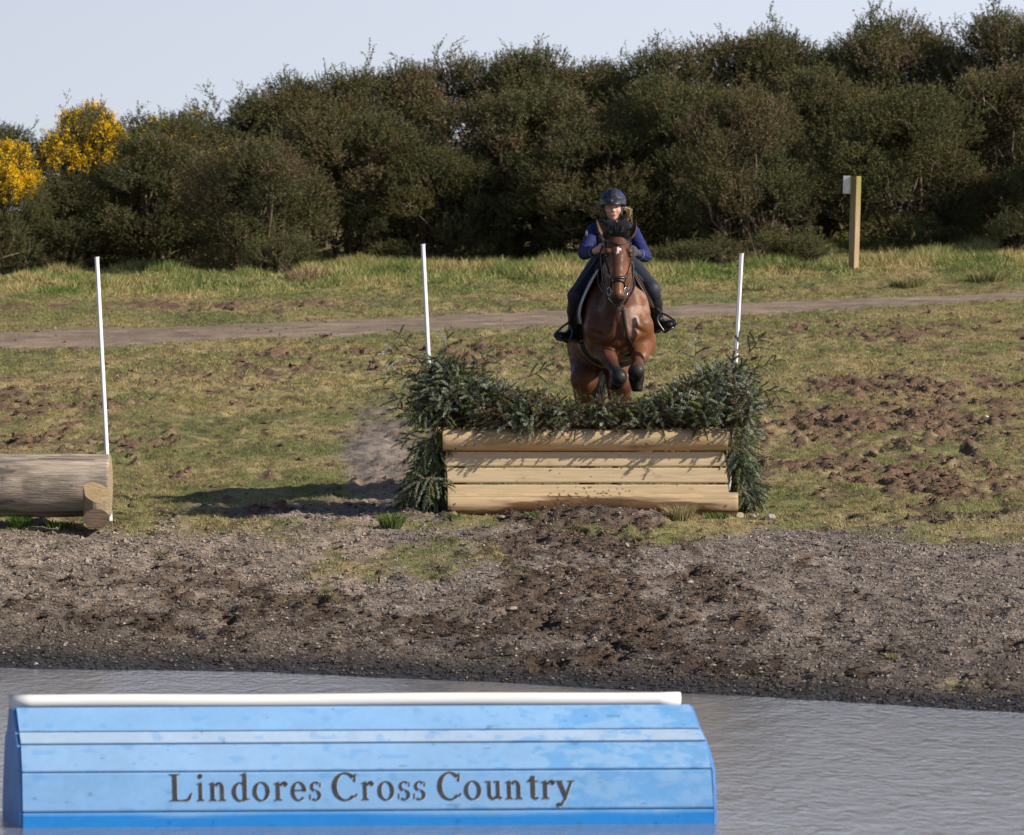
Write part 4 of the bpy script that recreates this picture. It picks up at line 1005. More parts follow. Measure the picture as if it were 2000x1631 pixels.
tuft(1475, 565, 90, 14, 200, 'pale dry tussock right of the right flag pole', [STR, PAL], 10)
tuft(1775, 560, 120, 22, 520, 'large pale tussock right of the marker post', [STR, STR, PAL], 11)
tuft(1930, 550, 120, 24, 520, 'dry tussock by the right edge below the hedge', [STR, PAL], 12)
tuft(600, 548, 130, 34, 110, 'brown dead stems at the hedge foot left of the left flag pole', [[.22, .15, .10]], 13)
tuft(1050, 535, 26, 22, 60, 'dead brown dock stem left of the rider', [[.20, .12, .07]], 14, 'dead_dock')
# ------------------------------------------------------------------ implicit surfaces for the horse and the rider
class Field:
    def __init__(s, lo, hi, h):
        s.lo = np.array(lo, float); s.h = h; s.n = np.ceil((np.array(hi)-s.lo)/h).astype(int)+1
        s.f = np.full(s.n, .5, np.float32)
    def sub(s, lo, hi):
        a = np.clip(np.floor((np.array(lo)-s.lo)/s.h).astype(int), 0, s.n); b = np.clip(np.ceil((np.array(hi)-s.lo)/s.h).astype(int)+1, 0, s.n)
        ax_ = [s.lo[i]+s.h*np.arange(a[i], b[i]) for i in range(3)]
        return tuple(slice(a[i], b[i]) for i in range(3)), np.stack(np.meshgrid(*ax_, indexing='ij'), -1).astype(np.float32)
    def put(s, sl, d, k, op):
        f = s.f[sl]
        if op == 'add':
            if k > 0:
                hh = np.clip(.5+.5*(f-d)/k, 0, 1); r = f*(1-hh)+d*hh-k*hh*(1-hh)
            else: r = np.minimum(f, d)
        else:
            hh = np.clip(.5-.5*(f+d)/max(k, 1e-4), 0, 1); r = f*(1-hh)+(-d)*hh+k*hh*(1-hh)
        s.f[sl] = r
    def ell(s, c, r, R=None, k=.03, op='add', grow=0.):
        c = np.array(c, float); r = np.array(r, float)+grow; m = (np.max(r) if R is not None else r)+k+.04
        sl, P = s.sub(c-m, c+m)
        if P.size == 0: return
        q = P-c.astype(np.float32)
        if R is not None: q = q @ np.array(R, np.float32)
        a = np.sqrt(((q/r)**2).sum(-1)); b = np.sqrt(((q/r**2)**2).sum(-1))+1e-6
        s.put(sl, a*(a-1)/b, k, op)
    def cone(s, a, b, ra, rb, k=.03, sx=1., op='add', grow=0.):
        """tapered capsule; sx<1 squeezes it in X"""
        a = np.array(a, float); b = np.array(b, float); ra += grow; rb += grow; m = max(ra, rb)+k+.04
        sl, P = s.sub(np.minimum(a, b)-m, np.maximum(a, b)+m)
        if P.size == 0: return
        d = b-a; t = np.clip(((P-a)@d)/(d@d), 0, 1); q = P-(a+t[..., None]*d); q[..., 0] /= sx
        s.put(sl, (np.sqrt((q**2).sum(-1))-(ra+(rb-ra)*t))*(sx if sx < 1 else 1), k, op)
    def chain(s, pts, rs, **kw):
        for i in range(len(pts)-1): s.cone(pts[i], pts[i+1], rs[i], rs[i+1], **kw)
def surfnet(f, lo, h):
    ins = f < 0; n = f.shape
    c = np.zeros(tuple(x-1 for x in n), np.uint8)
    for dx in (0, 1):
        for dy in (0, 1):
            for dz in (0, 1): c += ins[dx:n[0]-1+dx, dy:n[1]-1+dy, dz:n[2]-1+dz]
    act = (c > 0) & (c < 8); I = np.argwhere(act); idm = np.full(act.shape, -1, np.int64); idm[tuple(I.T)] = np.arange(len(I))
    acc = np.zeros((len(I), 3)); cnt = np.zeros(len(I))
    for a in range(3):
        o1, o2 = [x for x in range(3) if x != a]
        for u in (0, 1):
            for v in (0, 1):
                p = I.copy(); p[:, o1] += u; p[:, o2] += v; q = p.copy(); q[:, a] += 1
                fa = f[tuple(p.T)]; fb_ = f[tuple(q.T)]; s = (fa < 0) != (fb_ < 0)
                t = np.where(s, fa/(fa-fb_+1e-12), 0); pos = p.astype(float); pos[:, a] += t
                acc[s] += pos[s]; cnt[s] += 1
    V = acc/cnt[:, None]*h+lo; Q = []
    for a in range(3):
        o1, o2 = [(1, 2), (2, 0), (0, 1)][a]
        sa = [slice(None)]*3; sb = [slice(None)]*3; sa[a] = slice(0, n[a]-1); sb[a] = slice(1, n[a])
        s = ins[tuple(sa)] != ins[tuple(sb)]; E = np.argwhere(s)
        E = E[(E[:, o1] > 0) & (E[:, o2] > 0) & (E[:, o1] < n[o1]-1) & (E[:, o2] < n[o2]-1)]
        g = ins[tuple(E.T)]
        def cell(d1, d2):
            x = E.copy(); x[:, o1] -= d1; x[:, o2] -= d2; return idm[tuple(x.T)]
        q = np.stack([cell(1, 1), cell(0, 1), cell(0, 0), cell(1, 0)], -1); q[~g] = q[~g][:, ::-1]; Q.append(q)
    return V, np.vstack(Q)
def smooth_mesh(V, Q, it=2):
    e = np.vstack([Q[:, [0, 1]], Q[:, [1, 2]], Q[:, [2, 3]], Q[:, [3, 0]]])
    for _ in range(it):
        a = np.zeros_like(V); c = np.zeros(len(V))
        for i in range(3): a[:, i] = np.bincount(e[:, 0], V[e[:, 1], i], len(V))+np.bincount(e[:, 1], V[e[:, 0], i], len(V))
        c = np.bincount(e[:, 0], minlength=len(V))+np.bincount(e[:, 1], minlength=len(V)); V = V*.45+.55*a/np.maximum(c, 1)[:, None]
    return V
def keep_big(V, Q, mn=60):
    return V, Q

# ------------------------------------------------------------------ the horse
hrs = W(1200, 640, 46.2)
h = .0085
HLO = [.30, 44.72, .80]; HHI = [1.36, 48.0, 3.25]
hf = Field(HLO, HHI, h)
# head
C_ = lambda px, py, D: W(px, py, D)
hf.ell(C_(1207.5, 478, 45.30), (.100, .12, .105), k=.03)
hf.ell(C_(1207.5, 497, 45.22), (.108, .11, .115), k=.03)
hf.ell(C_(1197, 523, 45.30), (.055, .14, .13), k=.04); hf.ell(C_(1218, 523, 45.30), (.055, .14, .13), k=.04)
hf.cone(C_(1207.5, 505, 45.13), C_(1206.5, 574, 44.95), .066, .044, k=.035)
hf.cone(C_(1207.5, 520, 45.25), C_(1206.5, 574, 45.03), .085, .052, k=.035, sx=.85)
hf.ell(C_(1206.3, 580, 44.985), (.054, .062, .055), k=.03)
hf.ell(C_(1206.3, 589, 45.0), (.047, .052, .036), k=.02); hf.ell(C_(1206.5, 595, 45.03), (.032, .04, .026), k=.015)
for sx in (-1, 1):
    hf.ell(C_(1206.3+sx*9.0, 580, 44.95), (.022, .030, .034), k=.012)
    hf.ell(C_(1206.3+sx*9.0, 581, 44.912), (.0095, .022, .017), k=.006, op='sub')
    hf.ell(C_(1207.8+sx*21, 491, 45.17), (.030, .05, .028), k=.02)           # brow
    hf.ell(C_(1207.8+sx*23.5, 499, 45.155), (.014, .026, .013), k=.008, op='sub')
    hf.cone(C_(1207.5+sx*15, 515, 45.13), C_(1206.5+sx*8, 545, 45.03), .02, .014, k=.02)   # facial crest
    hf.ell(C_(1207.5+sx*17, 466, 45.33), (.034, .04, .04), k=.025)
hf.cone(C_(1206.4, 591.5, 44.93), C_(1206.4, 592, 45.06), .004, .004, k=.006, op='sub')
# neck
hf.chain([C_(1207, 478, 45.42), C_(1206, 520, 45.75), C_(1204, 565, 46.05)], [.115, .17, .235], sx=.62, k=.06)
hf.cone(C_(1206, 545, 45.55), C_(1206, 610, 45.72), .11, .17, k=.08, sx=.85)
hf.cone(C_(1204, 520, 46.0), C_(1199, 548, 46.6), .10, .13, k=.08)       # withers
# chest and shoulders
hf.ell(C_(1207, 630, 45.80), (.195, .25, .29), k=.08)
hf.cone(C_(1182, 565, 46.1), C_(1170, 643, 45.74), .12, .118, k=.06); hf.cone(C_(1229, 565, 46.1), C_(1245, 638, 45.74), .12, .120, k=.06)
hf.ell(C_(1183, 650, 45.66), (.085, .09, .105), k=.05); hf.ell(C_(1231, 646, 45.66), (.088, .09, .11), k=.05)
hf.ell(C_(1207, 655, 45.53), (.010, .05, .09), k=.04, op='sub')
hf.ell(C_(1167, 634, 46.02), (.098, .22, .28), k=.05); hf.ell(C_(1248, 628, 46.02), (.098, .22, .28), k=.05)
# grooves between neck, shoulder, breast and arm
hf.cone(C_(1221, 598, 45.50), C_(1240, 648, 45.56), .014, .020, k=.06, op='sub'); hf.cone(C_(1192, 605, 45.50), C_(1176, 648, 45.56), .012, .018, k=.06, op='sub')
hf.cone(C_(1196, 672, 45.56), C_(1222, 668, 45.56), .02, .02, k=.05, op='sub'); hf.cone(C_(1262, 600, 45.80), C_(1264, 640, 45.72), .008, .010, k=.03, op='sub')
hf.cone(C_(1240, 640, 45.60), C_(1262, 652, 45.64), .010, .012, k=.035, op='sub'); hf.cone(C_(1152, 644, 45.66), C_(1176, 656, 45.60), .010, .012, k=.035, op='sub')
# barrel, croup, haunches
hf.cone(C_(1200, 618, 46.2), C_(1188, 632, 46.8), .365, .36, k=.08, sx=.79)
hf.cone(C_(1188, 632, 46.8), C_(1174, 652, 47.35), .35, .33, k=.08, sx=.82)
hf.ell(C_(1198, 668, 46.2), (.24, .40, .18), k=.08)
for px, q in ((1144, -1), (1203, 1)):
    hp = C_(px, 672, 47.35); hf.ell(hp, (.13, .30, .30), k=.07)
    st = C_(px-2*(q < 0)+8*(q > 0), 742, 47.05); hk = C_(px+q*3+2, 838, 47.55); ft = C_(px+q*2, 915, 47.35); hoof = C_(px+q*2, 945, 47.25)
    hf.cone(hp, st, .165, .112, k=.06); hf.cone(st, hk, .115, .058, k=.05); hf.cone(C_(px, 740, 47.4), hk, .10, .045, k=.05)
    hf.cone(hk, ft, .050, .036, k=.02); hf.ell(hk, (.05, .07, .06), k=.02); hf.ell(ft, (.042, .046, .045), k=.02); hf.cone(ft, hoof, .034, .045, k=.015); hf.cone(hoof, hoof+np.array([0, -.03, -.06]), .048, .062, k=.01)
# forelegs
def foreleg(sho, elb, kn, fet, hoof, tip):
    hf.cone(sho, elb, .112, .112, k=.06)
    mid = elb*.55+kn*.45; hf.cone(elb, mid, .108, .074, k=.045); hf.cone(mid, kn, .066, .042, k=.03)
    hf.ell(kn, (.048, .054, .058), k=.05); hf.cone(kn, fet, .052, .048, k=.06); hf.ell(fet, (.048, .05, .048), k=.05); hf.cone(fet, hoof, .046, .046, k=.05); hf.cone(hoof, tip, .046, .050, k=.03); hf.ell(tip+np.array([0, -.01, -.060]), (.09, .09, .030), k=.012, op='sub')
LK = C_(1209, 737, 45.42); RK = C_(1243, 725, 45.46)
foreleg(C_(1170, 640, 45.76), C_(1173, 670, 45.84), LK, C_(1206, 743, 45.62), C_(1203, 748, 45.58), C_(1201, 755, 45.56))
foreleg(C_(1248, 636, 45.76), C_(1254, 670, 45.84), RK, C_(1243, 737, 45.60), C_(1243, 746, 45.57), C_(1244, 758, 45.57))
HF_SDF = hf.f
V, Q = surfnet(hf.f, hf.lo, h); V = smooth_mesh(V, Q, 2)
_f = (fbm2(V[:, 0]*9+V[:, 1]*4, V[:, 2]*6+V[:, 1]*5, 3, 611)-.5)*.016+(noise2(V[:, 0]*26, V[:, 2]*15+V[:, 1]*12, 612)-.5)*.004
_cz = np.array([V[:, 0].mean(), 0, 0]); _w = sstep(45.3, 45.6, V[:, 1])
V[:, 0] += np.sign(V[:, 0]-.9)*_f*_w*.5; V[:, 1] -= _f*_w
px, py = img(V[:, 0], V[:, 1], V[:, 2]); D = V[:, 1]
bay = np.array([.112, .039, .016]); dark = np.array([.055, .020, .011]); black = np.array([.012, .010, .010]); warm = np.array([.235, .080, .023])
nz_ = fbm2(V[:, 0]*6+V[:, 1]*3, V[:, 2]*6, 3, 601)
c = bay*(.85+.3*nz_)[:, None]
sun_side = sstep(1225, 1262, px)*sstep(45.3, 45.5, D)*.5; c = c*(1-sun_side[:, None])+warm*sun_side[:, None]  # sunlit right side painted into the coat as a warmer brown
ch = blob(px, py, 1198, 600, 30, 60)*(D > 45.3)*.85; c = c*(1-ch[:, None])+dark*ch[:, None]  # shading in the middle of the chest painted into the coat
# sweat marks: paler dusty coat on the near shoulder
sw = sstep(.44, .62, fbm2(V[:, 0]*9, V[:, 2]*7, 4, 607))*blob(px, py, 1243, 598, 24, 48)*(D > 45.3)*.62; c = c*(1-sw[:, None])+np.array([.46, .32, .25])*sw[:, None]
hd = (D < 45.45) & (py < 612)
fcs = (hd*sstep(505, 530, py)*(1-sstep(570, 580, py))*sstep(.18, .75, np.abs(px-1207)/(27-.16*(py-500))))[:, None]; c = c*(1-fcs)+warm*fcs
db = (hd*np.exp(-((px-1208)/9)**2)*sstep(488, 510, py)*(1-sstep(545, 560, py))*.45)[:, None]; c = c*(1-db)+dark*db
mz = (hd*sstep(572, 584, py+np.abs(px-1206)*.45-3))[:, None]; c = c*(1-mz)+np.array([.028, .022, .022])*mz
chin = (hd*sstep(592, 596, py))[:, None]*.5; c = c*(1-chin)+np.array([.13, .11, .11])*chin
star_d = np.hypot((px-1208.3)/(4.8), (py-486.5)/np.where(py > 486.5, 8.0, 4.5)) + 1.3*(noise2(px*.45, py*.3, 5)-.5)
stt = (hd*sstep(1.1, .6, star_d))[:, None]; c = c*(1-stt)+np.array([.72, .70, .70])*stt
eye_ = (hd*((np.abs(np.abs(px-1207.8)-23.5) < 4.2) & (np.abs(py-499) < 3.5)))[:, None]*.85; c = c*(1-eye_)+black*eye_
# black points
fl_ = (D > 45.33) & (D < 46.05) & (py > 690)
bl_ = (fl_*sstep(693, 722, py+8*(nz_-.5)))[:, None]; c = c*(1-bl_)+black*1.4*bl_
hb = ((D > 46.9)*sstep(800, 830, py))[:, None]; c = c*(1-hb)+black*hb
thigh_shade = ((D > 46.95)*sstep(700, 735, py)*np.exp(-((px-1172)/20)**2)*.6)[:, None]; c = c*(1-thigh_shade)+dark*thigh_shade  # shade between the hind thighs painted into the coat
coat_mat = vcol_mat('bay_coat_mat', rough=.56, spec=.34, noise=[dict(scale=14, lo=.78, hi=1.2), dict(scale=60, lo=.85, hi=1.15, stretch=(2, 1, .6))], bmp=dict(scale=120, strength=.35, dist=.003), coat=.06)
_b = coat_mat.node_tree.nodes['Principled BSDF']; _n = N(coat_mat, 'ShaderNodeTexNoise'); _n.inputs['Scale'].default_value = 22; _n.inputs['Detail'].default_value = 5; _tc2 = N(coat_mat, 'ShaderNodeTexCoord'); L(coat_mat, _tc2.outputs['Object'], _n.inputs[0])
_m = N(coat_mat, 'ShaderNodeMapRange'); _m.inputs['From Min'].default_value = .35; _m.inputs['From Max'].default_value = .65; _m.inputs['To Min'].default_value = .38; _m.inputs['To Max'].default_value = .78; L(coat_mat, _n.outputs['Fac'], _m.inputs['Value']); L(coat_mat, _m.outputs[0], _b.inputs['Roughness'])
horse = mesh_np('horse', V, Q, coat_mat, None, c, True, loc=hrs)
tag(horse, 'bay horse with a white star jumping the brush fence head on, forelegs tucked', 'horse')
def hchild(o):
    o.parent = horse; o.location = Vector(o.location)-Vector(hrs) if o.location.length > 0 else -Vector(hrs); return o
def hb_(mb, name, mat, par=None, **kw):
    o = mb.build(name, mat, None, **kw); o.parent = horse; o.location = -Vector(hrs)
    if par is not None: o.parent = par; o.location = (0, 0, 0)
    return o
# ears
ear_mat = vcol_mat('ear_mat', rough=.6, spec=.3, noise=[dict(scale=30, lo=.8, hi=1.15)])
def ear(base, tip, wmax, face, name='ear'):
    base = np.array(base); tip = np.array(tip); ax_ = tip-base; Ln = np.linalg.norm(ax_); ax_ /= Ln; face = unit(np.array(face)-ax_*np.dot(face, ax_)); sd = np.cross(ax_, face)
    n = 16; m = 11; vs_ = []; cs = []
    for lay in (0, 1):
        for i in range(n):
            t = i/(n-1); w_ = wmax*(math.sin(math.pi*min(1, (t*.86+.14))**.8)**.9)*(1-.1*t)+.0015
            bend = (sd*0)+face*(-.012*math.sin(t*3))
            for j in range(m):
                a = (j/(m-1)*2-1)*1.9*(1-.35*t)
                p = base+ax_*Ln*t+sd*math.sin(a)*w_+face*(-math.cos(a)*w_*.75+lay*-.006)+bend
                vs_.append(p)
                rim = abs(j/(m-1)*2-1)
                inner = np.array([.15, .075, .045])*(1-.5*(1-rim)); out = np.array([.17, .07, .032])
                cs.append((np.array(black)*1.5 if rim > .86 or t > .93 else (inner if lay == 0 else out)))
    q = []
    for lay in (0, 1):
        for i in range(n-1):
            for j in range(m-1):
                a = lay*n*m+i*m+j; q.append([a, a+1, a+m+1, a+m] if lay else [a, a+m, a+m+1, a+1])
    for i in range(n-1):
        for j in (0, m-1): a = i*m+j; b = a+n*m; q.append([a, a+m, b+m, b])
    mb = MB(); mb.add(vs_, q, None, np.array(cs)); return hb_(mb, name, ear_mat)
ear(C_(1190, 467, 45.30), C_(1165, 426.5, 45.30), .038, (.25, -1, .1)); ear(C_(1229, 465, 45.30), C_(1240.5, 427.5, 45.30), .031, (-.75, -.7, .1))
# mane, forelock, tail
hair_mat = new_mat('black_hair_mat', (.011, .010, .011), rough=.55, spec=.25)
def strands(paths, rad, name, mat, par=None, n=4):
    mb = MB()
    for P in paths: mb.tube(P, np.linspace(rad, rad*.25, len(P)), n, cap=False)
    return hb_(mb, name, mat, par, col=False)
g = np.random.default_rng(5); ps = []
for i in range(330):
    u = g.random(); x0 = 1186+u*44; y0 = 466+g.normal()*3; D0 = 45.28+.14*g.random(); b = C_(x0, y0, D0)
    k = g.random()
    if k < .62:   # blown up and back, tuft over the poll
        top = 423+abs(u-.52)*40+g.random()*15; xe = x0+(g.normal()*8)+(u-.5)*14; xe = np.clip(xe, 1176, 1238)
        e = C_(xe, top, D0+.12); m_ = (b+e)/2+np.array([g.normal()*.012, -.03, .02])
    else:         # falls to the right over the brow
        e = C_(1210+g.random()*24, 462+g.random()*11, 45.24); m_ = C_((x0+1216)/2, 452+g.random()*8, 45.2)
    ps.append([b, b*.5+m_*.5+np.array([0, -.012, .01]), m_, m_*.4+e*.6+g.normal(size=3)*.006, e])
strands(ps, .0042, 'forelock', hair_mat)
ps = []
for i in range(260):
    t = g.random(); a = C_(1206, 474, 45.46)*(1-t)+C_(1200, 516, 46.0)*t; a = a+np.array([g.normal()*.02, 0, .08+.02*t])
    e = a+np.array([g.normal()*.06+.02, .1*g.random(), .05+.10*g.random()]); ps.append([a, (a+e)/2+np.array([0, 0, .03]), e])
strands(ps, .0045, 'mane', hair_mat)
ps = []
for i in range(120):
    a = C_(1172+g.normal()*4, 668, 47.72); e = C_(1163+g.normal()*9, 770+g.random()*80, 47.75); ps.append([a, C_(1170+g.normal()*8, 700, 47.85), C_(1168+g.normal()*11, 740, 47.84), e])
strands(ps, .006, 'tail', hair_mat)
# eyes
eye_m = new_mat('horse_eye_mat', (.012, .008, .006), rough=.08, spec=.8)
for sx in (-1, 1):
    mb = MB(); c0 = C_(1207.8+sx*22.3, 498.5, 45.165); P = []
    th = np.linspace(0, math.pi, 9); r_ = .0165
    mb.tube([c0+np.array([0, 0, -r_*math.cos(t)]) for t in th], [max(.0008, r_*math.sin(t)) for t in th], 12); hb_(mb, 'eye', eye_m, col=False)

# tack
leather = new_mat('black_leather_mat', (.022, .018, .017), rough=.38, spec=.5)
brownl = new_mat('brown_leather_mat', (.040, .022, .016), rough=.42, spec=.5)
steel = new_mat('bit_steel_mat', (.55, .56, .58), rough=.25, metal=1.)
def dsurf(p):   # distance in the horse field
    i = np.clip(((np.asarray(p)-hf.lo)/h).round().astype(int), 0, hf.n-1); return float(HF_SDF[tuple(i)])
def lay(p, off=.006):
    """push a point out of / on to the coat, along the field gradient"""
    p = np.array(p, float)
    for _ in range(12):
        d = dsurf(p)-off
        gr_ = np.array([dsurf(p+np.eye(3)[i]*.012)-dsurf(p-np.eye(3)[i]*.012) for i in range(3)]); gr_ = gr_/(np.linalg.norm(gr_)+1e-6); p = p-gr_*np.clip(d, -.03, .03)*.8
    return p
def front(px, py, off=.006, D0=44.75):
    """first point of the coat met when walking away from D0 at this column and row"""
    D_ = D0
    while D_ < 46.4 and dsurf(C_(px, py, D_)) > off: D_ += .006
    return C_(px, py, D_)
bridle_mb = MB(); bridle = None
def interp_path(P, n):
    P = np.array(P, float); t = np.linspace(0, len(P)-1, n); i = np.minimum(t.astype(int), len(P)-2); f = (t-i)[:, None]
    # catmull-rom
    Pm = np.vstack([2*P[0]-P[1], P, 2*P[-1]-P[-2]]); a, b, c_, d = Pm[i], Pm[i+1], Pm[i+2], Pm[i+3]
    return .5*((2*b)+(-a+c_)*f+(2*a-5*b+4*c_-d)*f**2+(-a+3*b-3*c_+d)*f**3)
def strap(mb, P, r, n=24, flat=.45, conv=True, stay=True):
    Q_ = interp_path(P, n); mb.tube(Q_, r, 8, up=[0, -1, 0], flat=flat); return Q_
# crown + cheekpieces
mb = MB()
for sx in (-1, 1):
    pts = [C_(1207.5+sx*14, 463, 45.38), C_(1207.5+sx*24.5, 470, 45.27), C_(1207.5+sx*26, 482, 45.24), C_(1207.5+sx*27, 505, 45.22), C_(1207.5+sx*24.5, 530, 45.17), C_(1207+sx*19, 548, 45.10), C_(1206.5+sx*14, 566, 45.03)]
    pts = [lay(p, .007) for p in pts]; strap(mb, pts, .0075)
bridle = hb_(mb, 'bridle', leather, col=False)
def sub(name, mat, mb_): return hb_(mb_, name, mat, bridle, col=False)
mb = MB(); P = [lay(C_(1207.5+sx, y, D_), .010) for sx, y, D_ in ((-25, 470, 45.27), (-18, 471, 45.2), (-9, 472.5, 45.14), (0, 473, 45.12), (9, 472.5, 45.14), (18, 471, 45.2), (25, 470, 45.27))]
q_ = interp_path(P, 60)
for k in range(3):
    mb.tube([p+np.array([0, -.003*math.cos(i*.9+k*2.1), .006*math.sin(i*.9+k*2.1)]) for i, p in enumerate(q_)], .0055, 6)
sub('browband', leather, mb)
mb = MB(); P = [lay(C_(1207+x_, y, D_), .009) for x_, y, D_ in ((-21, 535, 45.2), (-15, 539, 45.08), (-8, 542, 45.01), (0, 543.5, 44.99), (8, 542, 45.01), (15, 539, 45.08), (21, 535, 45.2))]
strap(mb, P, .014, 40, .4)
sub('noseband', leather, mb)
mb = MB(); P = [lay(C_(1207+x_, y, D_), .009) for x_, y, D_ in ((-15, 563, 45.1), (-13, 557, 45.02), (-9, 551.5, 44.97), (0, 548.5, 44.96), (9, 551.5, 44.97), (13, 557, 45.02), (15, 563, 45.1))]
strap(mb, P, .0085, 30)
sub('flash_strap', leather, mb)
for sx in (-1, 1):
    mb = MB(); c0 = C_(1206.5+sx*15, 569, 45.01); mb.tube([c0+np.array([sx*.006, .034*math.cos(t)*.6, .034*math.sin(t)])+np.array([.016*math.cos(t)*sx, 0, 0]) for t in np.linspace(0, 6.283, 22)], .0042, 6, cap=False)
    sub('bit_ring', steel, mb)
# reins
mb = MB()
LH = C_(1172.5, 487, 45.50); RH = C_(1237, 493, 45.46)
strap(mb, [C_(1190, 570, 44.99), C_(1183, 566, 45.05), C_(1178, 548, 45.15), C_(1175, 520, 45.32), LH], .0075, 30)
strap(mb, [C_(1222, 570, 44.99), C_(1231, 565, 45.05), C_(1236, 545, 45.15), C_(1237, 520, 45.30), RH], .0075, 30)
strap(mb, [LH, C_(1172, 505, 45.6), C_(1179, 512, 45.75), C_(1190, 515, 45.85)], .0075, 16)
hb_(mb, 'reins', leather, bridle, col=False)
# running martingale
mb = MB()
def st(P, r): 
    strap(mb, P, r, 30)
st([C_(1170, 524, 45.78), C_(1168, 545, 45.62), C_(1172, 560, 45.45), C_(1180, 572, 45.22), C_(1189, 578.5, 45.06), C_(1194, 580, 45.0)], .0075)
st([C_(1236, 545, 45.55), C_(1238, 560, 45.42), C_(1232, 575, 45.25), C_(1224, 587, 45.2), C_(1219, 594, 45.3)], .012)
st([C_(1176, 552, 45.4), C_(1179, 570, 45.25), C_(1190, 585, 45.2), C_(1205, 600, 45.35), front(1217, 605, .01)], .007)
strap(mb, [front(1217, 600, .012, 45.15), front(1220, 625, .012, 45.15), front(1224, 650, .012, 45.15), front(1230, 668, .012, 45.15)+np.array([0, -.01, 0]), C_(1238, 684, 45.72), C_(1241, 690, 45.90)], .014, 30, .4)
strap(mb, [C_(1241, 688, 45.90), C_(1222, 693, 45.93), C_(1195, 690, 45.97)], .02, 16, .5)
hb_(mb, 'martingale', leather, col=False)
# girth
mb = MB(); P = []
for a in np.linspace(-1.1, 1.1, 24):
    P.append(lay(C_(1202+60*math.sin(a)*1.0, 630+75*math.cos(a), 46.28), .012))
mb.tube(P, .035, 8, up=[0, 1, 0], flat=1.0); hb_(mb, 'girth', leather, col=False)

# saddle pad : a shell of the horse field between two cross sections
def shell(off0, off1, ylo, yhi, pxf, name, mat, par=None, colr=None):
    a = np.floor((np.array([HLO[0], ylo-.05, 1.9])-hf.lo)/h).astype(int); b = np.ceil((np.array([HHI[0], yhi+.05, 3.2])-hf.lo)/h).astype(int)
    sl = tuple(slice(max(0, a[i]), min(hf.n[i], b[i])) for i in range(3)); f = HF_SDF[sl]
    ax_ = [hf.lo[i]+h*np.arange(sl[i].start, sl[i].stop) for i in range(3)]; Xg, Yg, Zg = np.meshgrid(*ax_, indexing='ij')
    front_ = ylo+pxf(Zg); d = np.maximum(np.maximum(f-off1, off0-f), np.maximum(front_-Yg, Yg-yhi)); d = np.maximum(d, 2.22-Zg+0*Yg)
    d = np.maximum(d, 0.0+Zg*0-9)
    V, Q = surfnet(d.astype(np.float32), np.array([x[0] for x in ax_]), h)
    V = smooth_mesh(V, Q, 1); mb = MB(); mb.add(V, Q); return hb_(mb, name, mat, par, col=False)
pad_mat = plain('saddle_pad_mat', (.020, .020, .024), .85, ns=60, lo=.6, hi=1.3, sheen=.2)
pipe_mat = plain('white_piping_mat', (.70, .70, .74), .6)
pf = lambda z: .10-.14*np.clip((z-2.55)/.35, -1, 1)
pad = shell(.002, .026, 46.05, 46.72, pf, 'saddle_pad', pad_mat)
shell(.020, .036, 46.045, 46.075, pf, 'piping', pipe_mat, pad) if False else None
# the pad stands off the shoulders : side panels with a white bound front edge
def side_panel(front_, back_, thick, name, mat, par):
    A = interp_path(front_, 24); B = interp_path(back_, 24); vs_ = []; q = []; m_ = 8
    for lay_ in (0, 1):
        for i in range(24):
            for j in range(m_):
                f = j/(m_-1); p = A[i]*(1-f)+B[i]*f; p = p+np.array([np.sign(A[i][0]-.87)*(.02*math.sin(f*3.1)+thick*lay_), 0, 0]); vs_.append(p)
    for lay_ in (0, 1):
        for i in range(23):
            for j in range(m_-1): a_ = lay_*24*m_+i*m_+j; q.append([a_, a_+1, a_+m_+1, a_+m_])
    for i in range(23):
        for j in (0, m_-1): a_ = i*m_+j; b_ = a_+24*m_; q.append([a_, a_+m_, b_+m_, b_])
    mb = MB(); mb.add(vs_, q); return A, hb_(mb, name, mat, par, col=False)
fl_p = [C_(1169, 527, 45.98), C_(1158, 545, 45.95), C_(1146, 568, 45.93), C_(1136, 592, 45.94), C_(1132, 612, 45.98), C_(1135, 632, 46.06)]
bk_p = [C_(1172, 530, 46.4), C_(1160, 548, 46.42), C_(1148, 570, 46.42), C_(1136, 594, 46.42), C_(1131, 614, 46.42), C_(1131, 636, 46.42)]
A_, _o = side_panel(fl_p, bk_p, .012, 'side_panel', pad_mat, pad)
mb = MB(); mb.tube(A_+np.array([0, -.012, 0]), .0115, 8); hb_(mb, 'piping', pipe_mat, pad, col=False)
fr_p = [C_(1233, 530, 45.98), C_(1244, 548, 45.95), C_(1256, 568, 45.94), C_(1265, 585, 45.95), C_(1272, 600, 46.0)]
br_p = [C_(1236, 528, 46.4), C_(1250, 545, 46.42), C_(1264, 566, 46.42), C_(1273, 588, 46.42), C_(1277, 606, 46.42)]
A_, _o = side_panel(fr_p, br_p, .014, 'side_panel', brownl, pad)
mb = MB(); mb.tube(A_+np.array([0, -.006, 0]), .008, 8); hb_(mb, 'binding', brownl, pad, col=False)
flap = lambda z: .16-.06*np.clip((z-2.55)/.35, -1, 1)
saddle = shell(.030, .052, 46.12, 46.62, flap, 'saddle', brownl)
mb = MB(); P = [C_(1199, 512, 46.30), C_(1199, 507, 46.42), C_(1199, 508, 46.6), C_(1199, 500, 46.75)]
mb.tube(P, [.07, .10, .12, .12], 12); hb_(mb, 'seat', brownl, saddle, col=False)

